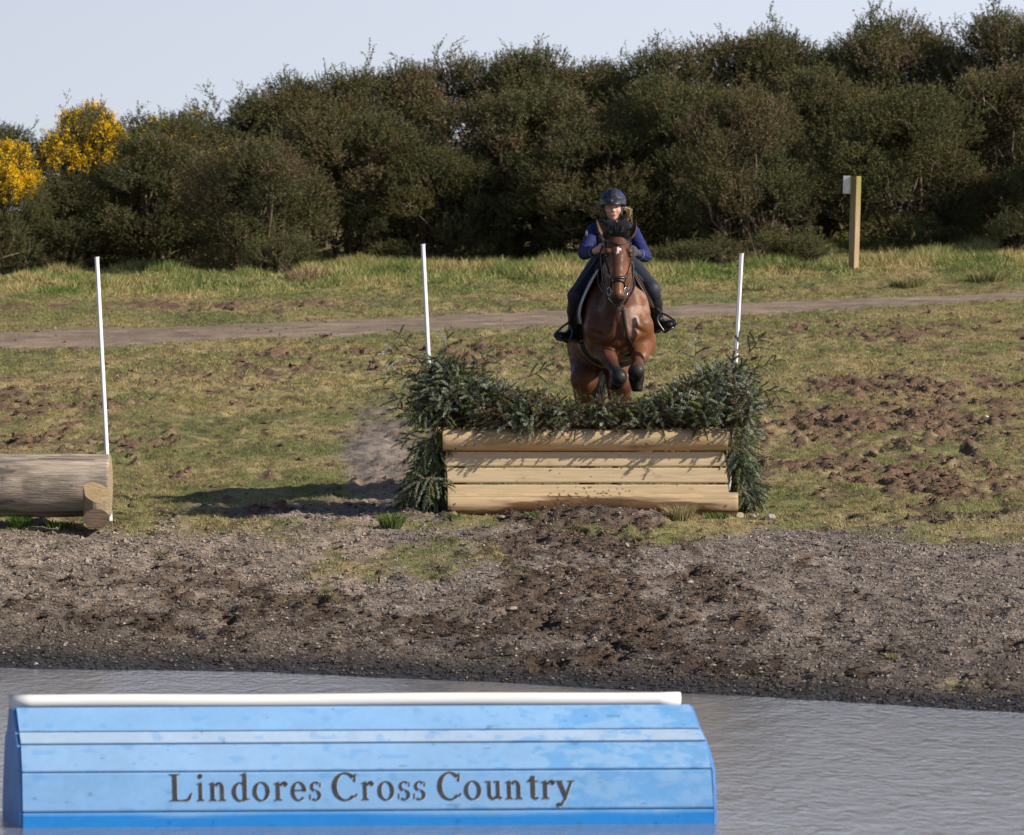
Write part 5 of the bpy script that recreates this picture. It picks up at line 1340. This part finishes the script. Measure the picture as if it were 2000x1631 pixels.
# ------------------------------------------------------------------ the rider
R = lambda px, py, D: W(px, py, D)
RLO = [.36, 45.30, 2.10]; RHI = [1.46, 46.95, 3.62]; rh = .0065
J = dict(pel=R(1199, 490, 46.52), waist=R(1198, 484, 46.38), chest=R(1197, 466, 46.20), neck=R(1197, 443, 46.04), head=R(1197.5, 407, 45.93),
    shl=R(1161, 452, 46.07), ell_=R(1142.5, 494, 45.86), wrl=R(1161, 491, 45.60), hal=R(1172.5, 486, 45.535),
    shr=R(1234, 454, 46.07), elr=R(1259, 499, 45.86), wrr=R(1247, 496, 45.60), har=R(1239, 492, 45.54),
    hil=R(1180, 506, 46.50), knl=R(1125, 578, 46.08), anl=R(1121, 648, 46.28), tol=R(1093, 657, 46.12),
    hir=R(1219, 506, 46.50), knr=R(1273, 565, 46.08), anr=R(1285, 628, 46.28), tor=R(1309, 634, 46.12))
def person_sdf(F_, part, gr=0.):
    if part in ('torso', 'all', 'shirt'):
        F_.cone(J['pel'], J['waist'], .135, .115, k=.05, grow=gr); F_.cone(J['waist'], J['chest'], .118, .135, k=.05, grow=gr)
        F_.cone(J['chest'], J['neck']+np.array([0, .02, -.06]), .135, .10, k=.05, grow=gr)
        F_.cone(J['shl']*.92+J['shr']*.08, J['shr']*.92+J['shl']*.08, .068, .068, k=.05, grow=gr)
    if part in ('arms', 'all', 'shirt'):
        for s_ in 'lr':
            sh, el, wr = J['sh'+s_], J['el'+('l_' if s_ == 'l' else 'r')], J['wr'+s_]
            F_.cone(sh, el, .066, .053, k=.03, grow=gr); F_.cone(el, el*.35+wr*.65, .052, .043, k=.02, grow=gr); F_.cone(el*.35+wr*.65, wr, .037, .028, k=.02, grow=gr)
    if part in ('neck', 'all'):
        F_.cone(J['neck'], J['head']+np.array([0, .02, -.06]), .058, .052, k=.03, grow=gr)
    if part in ('hips', 'all', 'breeches'):
        F_.ell(J['pel']+np.array([0, .04, -.02]), (.175, .16, .13), k=.05, grow=gr)
    if part in ('legs', 'all', 'breeches'):
        for s_ in 'lr':
            hi, kn, an = J['hi'+s_], J['kn'+s_], J['an'+s_]
            F_.cone(hi, kn, .104, .068, k=.05, grow=gr); F_.cone(kn, kn*.65+an*.35, .066, .060, k=.03, grow=gr); F_.cone(kn*.65+an*.35, an, .060, .038, k=.03, grow=gr)
    if part in ('boots',):
        for s_ in 'lr':
            kn, an = J['kn'+s_], J['an'+s_]; k0 = kn*.88+an*.12
            F_.cone(k0, kn*.6+an*.4, .070, .068, k=.02); F_.cone(kn*.6+an*.4, an+np.array([0, 0, .02]), .068, .050, k=.03)
    if part in ('feet', 'all', 'boots'):
        g2 = .006 if part == 'boots' else 0
        for s_ in 'lr':
            an, to = J['an'+s_], J['to'+s_]; he = an+np.array([-.01 if s_ == 'r' else .01, .05, -.055])
            F_.cone(an, he, .040, .036, k=.02, grow=g2); F_.cone(he, to, .036, .034, k=.03, grow=g2); F_.ell(to*.93+he*.07, (.044, .055, .030), k=.02, grow=g2); F_.cone(an, to*.6+he*.4, .038, .034, k=.03, grow=g2)
            F_.ell(he+np.array([0, .01, -.02]), (.032, .034, .022), k=.01, grow=g2)
def hands(F_, which, gr=0.):
    for s_ in which:
        wr, ha = J['wr'+s_], J['ha'+s_]; sg = 1 if s_ == 'l' else -1
        d = unit(ha-wr); F_.cone(wr, ha-d*.01, .028, .030, k=.015, grow=gr)
        F_.ell(ha, (.030, .040, .038), k=.01, grow=gr)
        # four fingers curled round the rein, one above the other, plus the thumb on top
        for i in range(4):
            z = .031-.0205*i; L_ = [.026, .029, .027, .022][i]; r_ = [.0098, .0102, .0098, .0088][i]
            k0 = ha+np.array([sg*.006, -.036, z]); k1 = k0+np.array([sg*L_, -.006, -.004]); k2 = k1+np.array([sg*.002, .022, -.004]); k3 = k2+np.array([-sg*.018, .010, 0])
            F_.cone(ha+np.array([-sg*.01, -.02, z*.8]), k0, r_*1.1, r_, k=.006, grow=gr); F_.cone(k0, k1, r_, r_*.95, k=.003, grow=gr); F_.cone(k1, k2, r_*.95, r_*.85, k=.003, grow=gr); F_.cone(k2, k3, r_*.85, r_*.75, k=.003, grow=gr)
        t0 = ha+np.array([-sg*.004, -.005, .034]); t1 = t0+np.array([sg*.022, -.020, .010]); t2 = t1+np.array([sg*.014, -.014, -.004])
        F_.cone(t0, t1, .012, .011, k=.008, grow=gr); F_.cone(t1, t2, .011, .009, k=.003, grow=gr)
H = J['head']
def head(F_):
    # skull centre H ; face turned to the camera, chin a little up
    F_.ell(H+np.array([0, .03, .045]), (.074, .090, .082), k=.02)
    F_.ell(H+np.array([0, -.01, -.015]), (.062, .072, .075), k=.03)
    F_.cone(H+np.array([0, -.030, -.062]), H+np.array([0, -.045, -.085]), .034, .024, k=.035)
    for sx in (-1, 1):
        F_.ell(H+np.array([sx*.036, -.052, -.018]), (.026, .024, .024), k=.02)        # cheek
        F_.ell(H+np.array([sx*.029, -.078, .014]), (.017, .014, .011), k=.008, op='sub') # eye socket
        F_.ell(H+np.array([sx*.069, .01, -.005]), (.012, .022, .030), k=.01)          # ear
        F_.cone(H+np.array([sx*.012, -.072, .030]), H+np.array([sx*.042, -.062, .030]), .007, .006, k=.012)  # brow
        F_.ell(H+np.array([sx*.009, -.088, -.026]), (.009, .010, .008), k=.006)
    F_.cone(H+np.array([0, -.072, .020]), H+np.array([0, -.092, -.020]), .009, .0125, k=.010)
    F_.cone(H+np.array([-.018, -.078, -.050]), H+np.array([.018, -.078, -.050]), .0065, .0065, k=.006)
    F_.cone(H+np.array([-.015, -.076, -.062]), H+np.array([.015, -.076, -.062]), .0075, .0075, k=.006)
    F_.cone(H+np.array([-.012, -.088, -.056]), H+np.array([.012, -.088, -.056]), .0045, .0045, k=.003, op='sub')
pf_ = Field(RLO, RHI, rh); person_sdf(pf_, 'all', -.008); head(pf_); hands(pf_, 'lr')
V, Q = surfnet(pf_.f, pf_.lo, rh); V = smooth_mesh(V, Q, 1)
skin = np.array([.60, .35, .27]); c = np.tile(skin, (len(V), 1)); q = V-H
def sp(c, m, col): m = m[:, None]; return c*(1-m)+np.array(col)*m
fr_ = (q[:, 1] < -.02)
for sx in (-1, 1):
    c = sp(c, fr_*np.exp(-(((q[:, 0]-sx*.036)/.018)**2+((q[:, 2]+.022)/.016)**2))*.5, [.66, .26, .20])
    c = sp(c, fr_*np.exp(-(((q[:, 0]-sx*.029)/.017)**2+((q[:, 2]-.031)/.005)**2))*.75, [.16, .09, .05])
    c = sp(c, fr_*np.exp(-(((q[:, 0]-sx*.029)/.017)**2+((q[:, 2]-.014)/.008)**2))*.5, [.25, .12, .09])
c = sp(c, fr_*np.exp(-((q[:, 0]/.020)**2+((q[:, 2]+.056)/.009)**2))*.8, [.42, .12, .11])
c = sp(c, fr_*np.exp(-((q[:, 0]/.013)**2+((q[:, 2]+.056)/.0045)**2))*.8, [.06, .02, .02])
c = sp(c, fr_*np.exp(-((q[:, 0]/.012)**2+((q[:, 2]+.028)/.012)**2))*.4, [.70, .28, .22])
skin_mat = vcol_mat('skin_mat', rough=.5, spec=.35, noise=[dict(scale=40, lo=.95, hi=1.05)])
skin_mat.node_tree.nodes['Principled BSDF'].inputs['Subsurface Weight'].default_value = .08
skin_mat.node_tree.nodes['Principled BSDF'].inputs['Subsurface Radius'].default_value = (.01, .004, .002)
PL = J['pel']
person = mesh_np('person', V, Q, skin_mat, None, c, True, loc=PL)
tag(person, 'rider in navy top, black body protector and navy helmet crouching over the horse neck', 'person')
def pch(V, Q, name, mat, col=None, smooth=True, par=None):
    o = mesh_np(name, V, Q, mat, None, col, smooth); o.parent = person; o.location = -Vector([float(x) for x in PL])
    if par is not None: o.parent = par; o.location = (0, 0, 0)
    return o
def pmb(mb, name, mat, par=None, smooth=True):
    o = mb.build(name, mat, None, smooth=smooth, col=False); o.parent = person; o.location = -Vector([float(x) for x in PL])
    if par is not None: o.parent = par; o.location = (0, 0, 0)
    return o
def grid_of(F_):
    return np.meshgrid(*[F_.lo[i]+F_.h*np.arange(F_.n[i]) for i in range(3)], indexing='ij')
# shirt
sf = Field(RLO, RHI, rh); person_sdf(sf, 'shirt', .004)
Xg, Yg, Zg = grid_of(sf)
# folds on sleeves
fold = (.0035*np.sin((Zg*1.0+Xg*.55)*150)*np.clip((np.abs(Xg-(J['neck'][0]))-.20)*8, 0, 1)).astype(np.float32)
sf.f += fold
cut = np.minimum(9, 0)
for s_ in 'lr':
    wr, ha = J['wr'+s_], J['ha'+s_]; d = unit(ha-wr); pl_ = (Xg-wr[0])*d[0]+(Yg-wr[1])*d[1]+(Zg-wr[2])*d[2]-.004
    near = ((Xg-wr[0])**2+(Yg-wr[1])**2+(Zg-wr[2])**2) < .07**2
    sf.f[near] = np.maximum(sf.f[near], pl_[near])
sf.f = np.maximum(sf.f, (J['pel'][2]-.02-Zg)).astype(np.float32) if False else sf.f
V, Q = surfnet(sf.f, sf.lo, rh); V = smooth_mesh(V, Q, 1)
shirt_mat = plain('navy_shirt_mat', (.021, .027, .112), .7, spec=.2, ns=30, lo=.8, hi=1.15, sheen=.0, bmp=dict(scale=25, strength=.25, dist=.006))
pch(V, Q, 'top', shirt_mat)
# thin pale seams and the arm emblem
seam = plain('seam_mat', (.40, .36, .42), .7)
for s_ in 'lr':
    wr, ha = J['wr'+s_], J['ha'+s_]; d = unit(ha-wr); e1 = unit(np.cross(d, [0, 0, 1.])); e2 = np.cross(e1, d); mb = MB(); c0 = wr-d*.03
    mb.tube([c0+.041*(math.cos(t)*e1+math.sin(t)*e2) for t in np.linspace(0, 6.283, 20)], .0022, 5, cap=False); pmb(mb, 'cuff_seam', seam)
mb = MB(); e0 = R(1145.5, 456.5, 45.93)
for loop in ([(0, .028), (.014, .012), (.018, -.008), (.004, -.018), (-.012, -.012), (-.010, .010), (0, .028)], [(.0, .012), (.006, -.004), (-.004, -.006), (0, .012)]):
    mb.tube([e0+np.array([x*.55, -.006, z]) for x, z in loop], .0018, 5, cap=False)
pmb(mb, 'sleeve_emblem', seam)
# body protector
vf = Field(RLO, RHI, rh)
vf.cone(J['pel'], J['waist'], .135, .122, k=.05, grow=.012); vf.cone(J['waist'], J['chest'], .122, .142, k=.05, grow=.014); vf.cone(J['chest'], J['neck']+np.array([0, .02, -.07]), .142, .09, k=.05, grow=.014)
for s_, sx in (('l', -1), ('r', 1)):
    vf.cone(R(1197.5+sx*24, 441, 46.0), R(1197.5+sx*25, 470, 45.98), .048, .055, k=.03); vf.cone(R(1197.5+sx*23, 436, 46.10), R(1197.5+sx*25, 442, 45.99), .040, .045, k=.02)
V, Q = surfnet(vf.f, vf.lo, rh); V = smooth_mesh(V, Q, 1)
vest_mat = plain('black_vest_mat', (.012, .012, .015), .75, ns=90, lo=.5, hi=1.5, bmp=dict(scale=60, strength=.4, dist=.006))
vest = pch(V, Q, 'body_protector', vest_mat)
strap_m = plain('vest_strap_mat', (.035, .035, .04), .6)
for sx in (-1, 1):
    mb = MB(); mb.box(R(1197.5+sx*24.5, 444, 45.935), (.030, .008, .042), np.array(Matrix.Rotation(sx*.12, 3, 'Y'))); 
    mb.box(R(1197.5+sx*24.5, 440, 45.925), (.033, .006, .006)); pmb(mb, 'shoulder_strap', strap_m, vest, smooth=False)
col_m = plain('collar_mat', (.05, .05, .15), .6)
mb = MB(); mb.tube([J['neck']+np.array([.062*math.cos(t), .055*math.sin(t)-.01, .018+.01*math.sin(t)]) for t in np.linspace(0, 6.283, 24)], .017, 8, cap=False); pmb(mb, 'collar', col_m)
# breeches
bf = Field(RLO, RHI, rh); person_sdf(bf, 'breeches', .003); V, Q = surfnet(bf.f, bf.lo, rh); V = smooth_mesh(V, Q, 1)
br_mat = plain('charcoal_breeches_mat', (.020, .023, .036), .62, ns=20, lo=.9, hi=1.1, sheen=.05, bmp=dict(scale=12, strength=.25, dist=.01))
pch(V, Q, 'breeches', br_mat)
# boots and half chaps
of = Field(RLO, RHI, rh); person_sdf(of, 'boots'); V, Q = surfnet(of.f, of.lo, rh); V = smooth_mesh(V, Q, 1)
boot_mat = plain('black_boot_mat', (.016, .016, .019), .42, ns=50, lo=.8, hi=1.2, bmp=dict(scale=40, strength=.2, dist=.004))
mid = J['pel'][0]
sel = V[Q[:, 0], 0] < mid
def subset(V, Q):
    u, inv = np.unique(Q, return_inverse=True); return V[u], inv.reshape(Q.shape)
for s_, m_ in (('l', sel), ('r', ~sel)):
    Vs, Qs = subset(V, Q[m_]); pch(Vs, Qs, 'boot', boot_mat)
# right glove
gf = Field(R(1222, 520, 45.3)-np.array([0, 0, .0]), R(1260, 465, 45.75), .005); hands(gf, 'r', .003); V, Q = surfnet(gf.f, gf.lo, .005)
pch(V, Q, 'glove', plain('grey_glove_mat', (.05, .055, .065), .7))
# helmet
HC = H+np.array([0, .035, .052])
hm_blue = plain('navy_helmet_mat', (.016, .024, .110), .6, ns=40, lo=.9, hi=1.1, sheen=0)
hm_dark = plain('helmet_panel_mat', (.018, .020, .030), .6)
visor_m = new_mat('visor_mat', (.022, .026, .030), rough=.35, spec=.5)
# dome with a slightly egg-shaped outline, rim higher at the back
n, m = 40, 22; mb = MB(); vs_ = []; q = []
def dome(u, v, g_=0):
    a = u*2*math.pi; p = v*math.pi/2*1.02; r = math.cos(p)
    x = (.114+g_)*r**.92*math.cos(a) if r > 0 else 0; y = (.134+g_)*(max(r, 0)**.92)*math.sin(a); z = (.118+g_)*math.sin(p)
    return HC+np.array([x, y, z-.010*(1-v)*0])
for j in range(m+1):
    for i in range(n): vs_.append(dome(i/n, j/m))
for j in range(4):   # short skirt below the equator
    pass
base = len(vs_)
for k, dz in enumerate((-.015, -.03, -.045)):
    for i in range(n):
        p = dome(i/n, 0); a = i/n*2*math.pi; back = max(0, math.sin(a)); p = p+np.array([0, 0, dz*(.35+.65*max(0, back)+.25*(abs(math.cos(a)))**2)]); p[0] = HC[0]+(p[0]-HC[0])*(1-.02*k); vs_.append(p)
for j in range(m):
    for i in range(n): k = (i+1) % n; q.append([j*n+i, j*n+k, (j+1)*n+k, (j+1)*n+i])
prev = np.arange(n)
for k in range(3):
    cur = np.arange(base+k*n, base+(k+1)*n)
    for i in range(n): j = (i+1) % n; q.append([cur[i], cur[j], prev[j], prev[i]])
    prev = cur
mb.add(vs_, q); helmet = pmb(mb, 'helmet', hm_blue)
sol = helmet.modifiers.new('s', 'SOLIDIFY'); sol.thickness = .008; sol.offset = -1
mb = MB(); vs_ = []; q = []     # centre panel over the crown
for i in range(20):
    t = -.35+1.25*i/19
    for j in range(6):
        x = (-.032+.064*j/5); y = -.134*math.cos(t*math.pi/2*1.15)*1.0; z = .1125*math.sin(max(0.25, .3+t)*math.pi/2) if False else 0
        yy = -.125+.25*i/19; zz = .1195*math.sqrt(max(0, 1-(yy/.1355)**2-(x/.1155)**2)); vs_.append(HC+np.array([x, yy, zz+.0008]))
for i in range(19):
    for j in range(5): a = i*6+j; q.append([a, a+1, a+7, a+6])
mb.add(vs_, q); o = pmb(mb, 'centre_panel', hm_dark, helmet); sm_ = o.modifiers.new('s', 'SOLIDIFY'); sm_.thickness = .003; sm_.offset = 1
# dark brow panel on the front of the shell
mb = MB(); vs_ = []; q = []
for i in range(25):
    a = math.radians(-90-72+144*i/24)
    for j in range(8):
        f = j/7; el_ = f*(.60*(math.cos((a+math.pi/2)*.98))**.7+.02); p = np.array([.1145*math.cos(a)*math.cos(el_)**.92, .1345*math.sin(a)*math.cos(el_)**.92, .1125*math.sin(el_)])*1.008; vs_.append(HC+p)
for i in range(24):
    for j in range(7): a = i*8+j; q.append([a, a+8, a+9, a+1])
mb.add(vs_, q); o = pmb(mb, 'brow_panel', hm_dark, helmet); sm_ = o.modifiers.new('s', 'SOLIDIFY'); sm_.thickness = .002; sm_.offset = 1
# peak
mb = MB(); vs_ = []; q = []; nn_ = 25; mm = 8
for i in range(nn_):
    a = math.radians(-90-78+156*i/(nn_-1)); w_ = math.cos((a+math.pi/2))
    p0 = np.array([.1155*math.cos(a), .1355*math.sin(a), .022+.010*w_]); p1 = np.array([.110*math.cos(a), (.1345+.058*max(0, w_)**.7)*math.sin(a), -.020-.002*w_])
    for j in range(mm):
        f = j/(mm-1); p = p0*(1-f)+p1*f; p[2] += .008*math.sin(f*math.pi); vs_.append(HC+p)
for i in range(nn_-1):
    for j in range(mm-1): a = i*mm+j; q.append([a, a+1, a+mm+1, a+mm])
mb.add(vs_, q); o = pmb(mb, 'peak', visor_m, helmet); sm_ = o.modifiers.new('s', 'SOLIDIFY'); sm_.thickness = .005; sm_.offset = 0
mb = MB(); e0 = HC+np.array([-.012, -.176, .012])
for lp in ([(0, .012), (.008, .004), (.008, -.006), (0, -.012), (-.008, -.006), (-.008, .004), (0, .012)], [(-.003, -.002), (.003, -.002), (.003, .004), (-.003, .004), (-.003, -.002)]):
    mb.tube([e0+np.array([x, 0, z*.8]) for x, z in lp], .0012, 5, cap=False)
pmb(mb, 'peak_badge', steel, helmet)
# harness
mb = MB()
for sx in (-1, 1):
    mb.tube([HC+np.array([sx*.098, -.045, -.02]), H+np.array([sx*.074, -.030, -.01]), H+np.array([sx*.066, -.035, -.055]), H+np.array([sx*.03, -.055, -.105])], .005, 6)
    mb.tube([HC+np.array([sx*.104, .03, -.03]), H+np.array([sx*.078, .0, -.03]), H+np.array([sx*.066, -.035, -.055])], .005, 6)
pmb(mb, 'chin_harness', leather, helmet)
mb = MB(); mb.box(H+np.array([.073, -.045, -.045]), (.005, .006, .009)); pmb(mb, 'green_clip', twine_mat, helmet, smooth=False)
# eyes of the rider
we = new_mat('eye_white_mat', (.55, .53, .52), rough=.3); ie = new_mat('iris_mat', (.05, .06, .06), rough=.2)
for sx in (-1, 1):
    c0 = H+np.array([sx*.029, -.058, .013]); th = np.linspace(0, math.pi, 9); mb = MB()
    mb.tube([c0+np.array([0, 0, -.011*math.cos(t)]) for t in th], [max(.0005, .0125*math.sin(t)) for t in th], 12); e_ = pmb(mb, 'eye', we)
    mb = MB(); c1 = c0+np.array([-.001, -.0075, 0]); mb.tube([c1+np.array([0, 0, -.007*math.cos(t)]) for t in th], [max(.0004, .007*math.sin(t)) for t in th], 10); pmb(mb, 'iris', ie, e_)
# hair
hair_b = vcol_mat('blonde_hair_mat', rough=.5, spec=.4); mbL = MB(); mbR = MB(); g = np.random.default_rng(9)
for i in range(230):
    k = g.random(); tone = np.array([.42, .29, .16])*(.5+.7*g.random())
    if k < .10:
        a = H+np.array([-.075, .03+.05*g.random(), .0+.035*g.normal()]); e = R(1150+g.random()*18, 412+g.normal()*6, 46.0+.1*g.random())
        ph = g.random()*6; m1 = a*.6+e*.4+np.array([0, 0, .012+.02*g.normal()]); m2 = a*.25+e*.75+np.array([0, 0, .012*math.sin(ph*2)]); e2 = e+np.array([-.015+.03*g.random(), 0, -.035*g.random()])
        P = interp_path([a, m1, m2, e, e2], 9); mbL.tube(P, np.linspace(.0020, .0009, 9), 4, cap=False, col=tone)
    elif k < .22:
        a = H+np.array([.078, .04+.04*g.random(), .01]); e = R(1227+g.normal()*3.5, 428+g.random()*6, 46.0); m1 = R(1226+g.random()*4, 412+g.normal()*4, 46.0); m1 = m1+g.normal(size=3)*.012; m2 = m1*.5+e*.5+g.normal(size=3)*.01; mbR.tube(interp_path([a, m1, m2, e+g.normal(size=3)*.012], 7), np.linspace(.0032, .0012, 7), 4, cap=False, col=tone*1.1)
    else:
        sx = -1 if g.random() < .5 else 1; a = H+np.array([sx*.066, -.01, .045]); e = H+np.array([sx*.080, .03, -.04]); (mbL if sx < 0 else mbR).tube([a, (a+e)/2+np.array([sx*.006, -.02, 0]), e], .003, 4, cap=False, col=tone)
for mb in (mbL, mbR):
    o = mb.build('hair', hair_b, None); o.parent = person; o.location = -Vector([float(x) for x in PL])

# stirrups belong to the saddle, whip is held in the left-hand side hand
iron = new_mat('stirrup_iron_mat', (.05, .055, .065), rough=.3, metal=.8)
def stirrup(top, L_, R_, bl_, br_, D_, lea):
    mb = MB(); P = interp_path([R(*bl_, D_), R(*L_, D_), R(*top, D_+.02), R(*R_, D_), R(*br_, D_)], 26); mb.tube(P, .0095, 8)
    a, b = R(*bl_, D_), R(*br_, D_); mb.tube([a, b], [.011, .011], 8); mb.tube([a+np.array([0, .04, 0]), b+np.array([0, .04, 0])], .008, 8)
    mb.tube([a, a+np.array([0, .04, 0])], .008, 8); mb.tube([b, b+np.array([0, .04, 0])], .008, 8)
    s_ = hb_(mb, 'stirrup', iron, saddle, col=False)
    mb = MB(); strap(mb, [R(*top, D_+.02), R(*lea, D_+.06), R(1200+(lea[0]-1200)*.75, 560, 46.38)], .012, 16, .4); hb_(mb, 'stirrup_leather', leather, saddle, col=False)
stirrup((1109, 632), (1086, 650), (1118, 650), (1083, 657), (1109, 669), 46.08, (1119, 618))
stirrup((1292, 612), (1284, 626), (1319, 628), (1298, 649), (1316, 639), 46.08, (1276, 594))
mb = MB(); P = [R(1177, 480, 45.47), R(1168, 500, 45.52), R(1154, 521, 45.60), R(1138, 543, 45.70), R(1114, 577, 45.85)]
mb.tube(interp_path(P, 16), np.linspace(.008, .0035, 16), 8)
whip = mb.build('riding_whip', leather, None, loc=P[0], col=False); tag(whip, 'thin black riding whip held in the bare hand beside the horse neck', 'whip')
mb = MB(); mb.tube([R(1158.5, 515, 45.585), R(1156.5, 518, 45.595)], [.0075, .0075], 8); o = mb.build('silver_band', steel, None, loc=P[0], col=False); o.parent = whip; o.location = (0, 0, 0)

# dirt thrown up into the air and the dust drifting left of the jump
g = np.random.default_rng(77); v = []; cs_ = []
for cx_, cy_, sx_, sy_, n_ in ((1370, 440, 45, 60, 110), (690, 440, 60, 70, 60), (1340, 560, 50, 60, 30)):
    for i in range(n_):
        p = W(cx_+g.normal()*sx_, cy_+g.normal()*sy_, 46+g.random()*1.5); s_ = .0016+.0022*g.random(); v.append(OCT*s_*(.6+.8*g.random((6, 1)))+p)
v = np.vstack(v); f = (OF[None]+6*np.arange(len(v)//6)[:, None, None]).reshape(-1, 3)
o = mesh_np('flying_dirt', v, f, stone_mat, None, np.tile([.30, .24, .18], (len(v), 1)), smooth=False)
tag(o, 'specks of dirt in the air either side of the rider', 'dirt', kind='stuff')
import bmesh
bm = bmesh.new(); bmesh.ops.create_icosphere(bm, subdivisions=3, radius=1)
me = bpy.data.meshes.new('dust_cloud'); bm.to_mesh(me); bm.free()
dust = bpy.data.objects.new('dust_cloud', me); COL.objects.link(dust)
cc_ = W(742, 880, 46.2); dust.location = Vector(cc_); dust.scale = (.55, .6, .50); dust.location.z = cc_[2]+.05
tag(dust, 'thin grey dust drifting low beside the left end of the brush fence', 'dust', kind='stuff')
dm = bpy.data.materials.new('dust_mat'); dm.use_nodes = True; n_ = dm.node_tree; n_.nodes.remove(n_.nodes['Principled BSDF'])
pv_ = n_.nodes.new('ShaderNodeVolumePrincipled'); pv_.inputs['Color'].default_value = (.80, .72, .66, 1); pv_.inputs['Anisotropy'].default_value = .2
tc_ = n_.nodes.new('ShaderNodeTexCoord'); ln_ = n_.nodes.new('ShaderNodeVectorMath'); ln_.operation = 'LENGTH'; n_.links.new(tc_.outputs['Object'], ln_.inputs[0])
no_ = n_.nodes.new('ShaderNodeTexNoise'); no_.inputs['Scale'].default_value = 1.6; n_.links.new(tc_.outputs['Object'], no_.inputs[0])
mr_ = n_.nodes.new('ShaderNodeMapRange'); mr_.inputs['From Min'].default_value = 1.0; mr_.inputs['From Max'].default_value = .25; mr_.inputs['To Max'].default_value = .75; n_.links.new(ln_.outputs['Value'], mr_.inputs['Value'])
m2_ = n_.nodes.new('ShaderNodeMath'); m2_.operation = 'MULTIPLY'; n_.links.new(mr_.outputs[0], m2_.inputs[0]); n_.links.new(no_.outputs['Fac'], m2_.inputs[1]); n_.links.new(m2_.outputs[0], pv_.inputs['Density'])
n_.links.new(pv_.outputs[0], n_.nodes['Material Output'].inputs['Volume']); me.materials.append(dm)
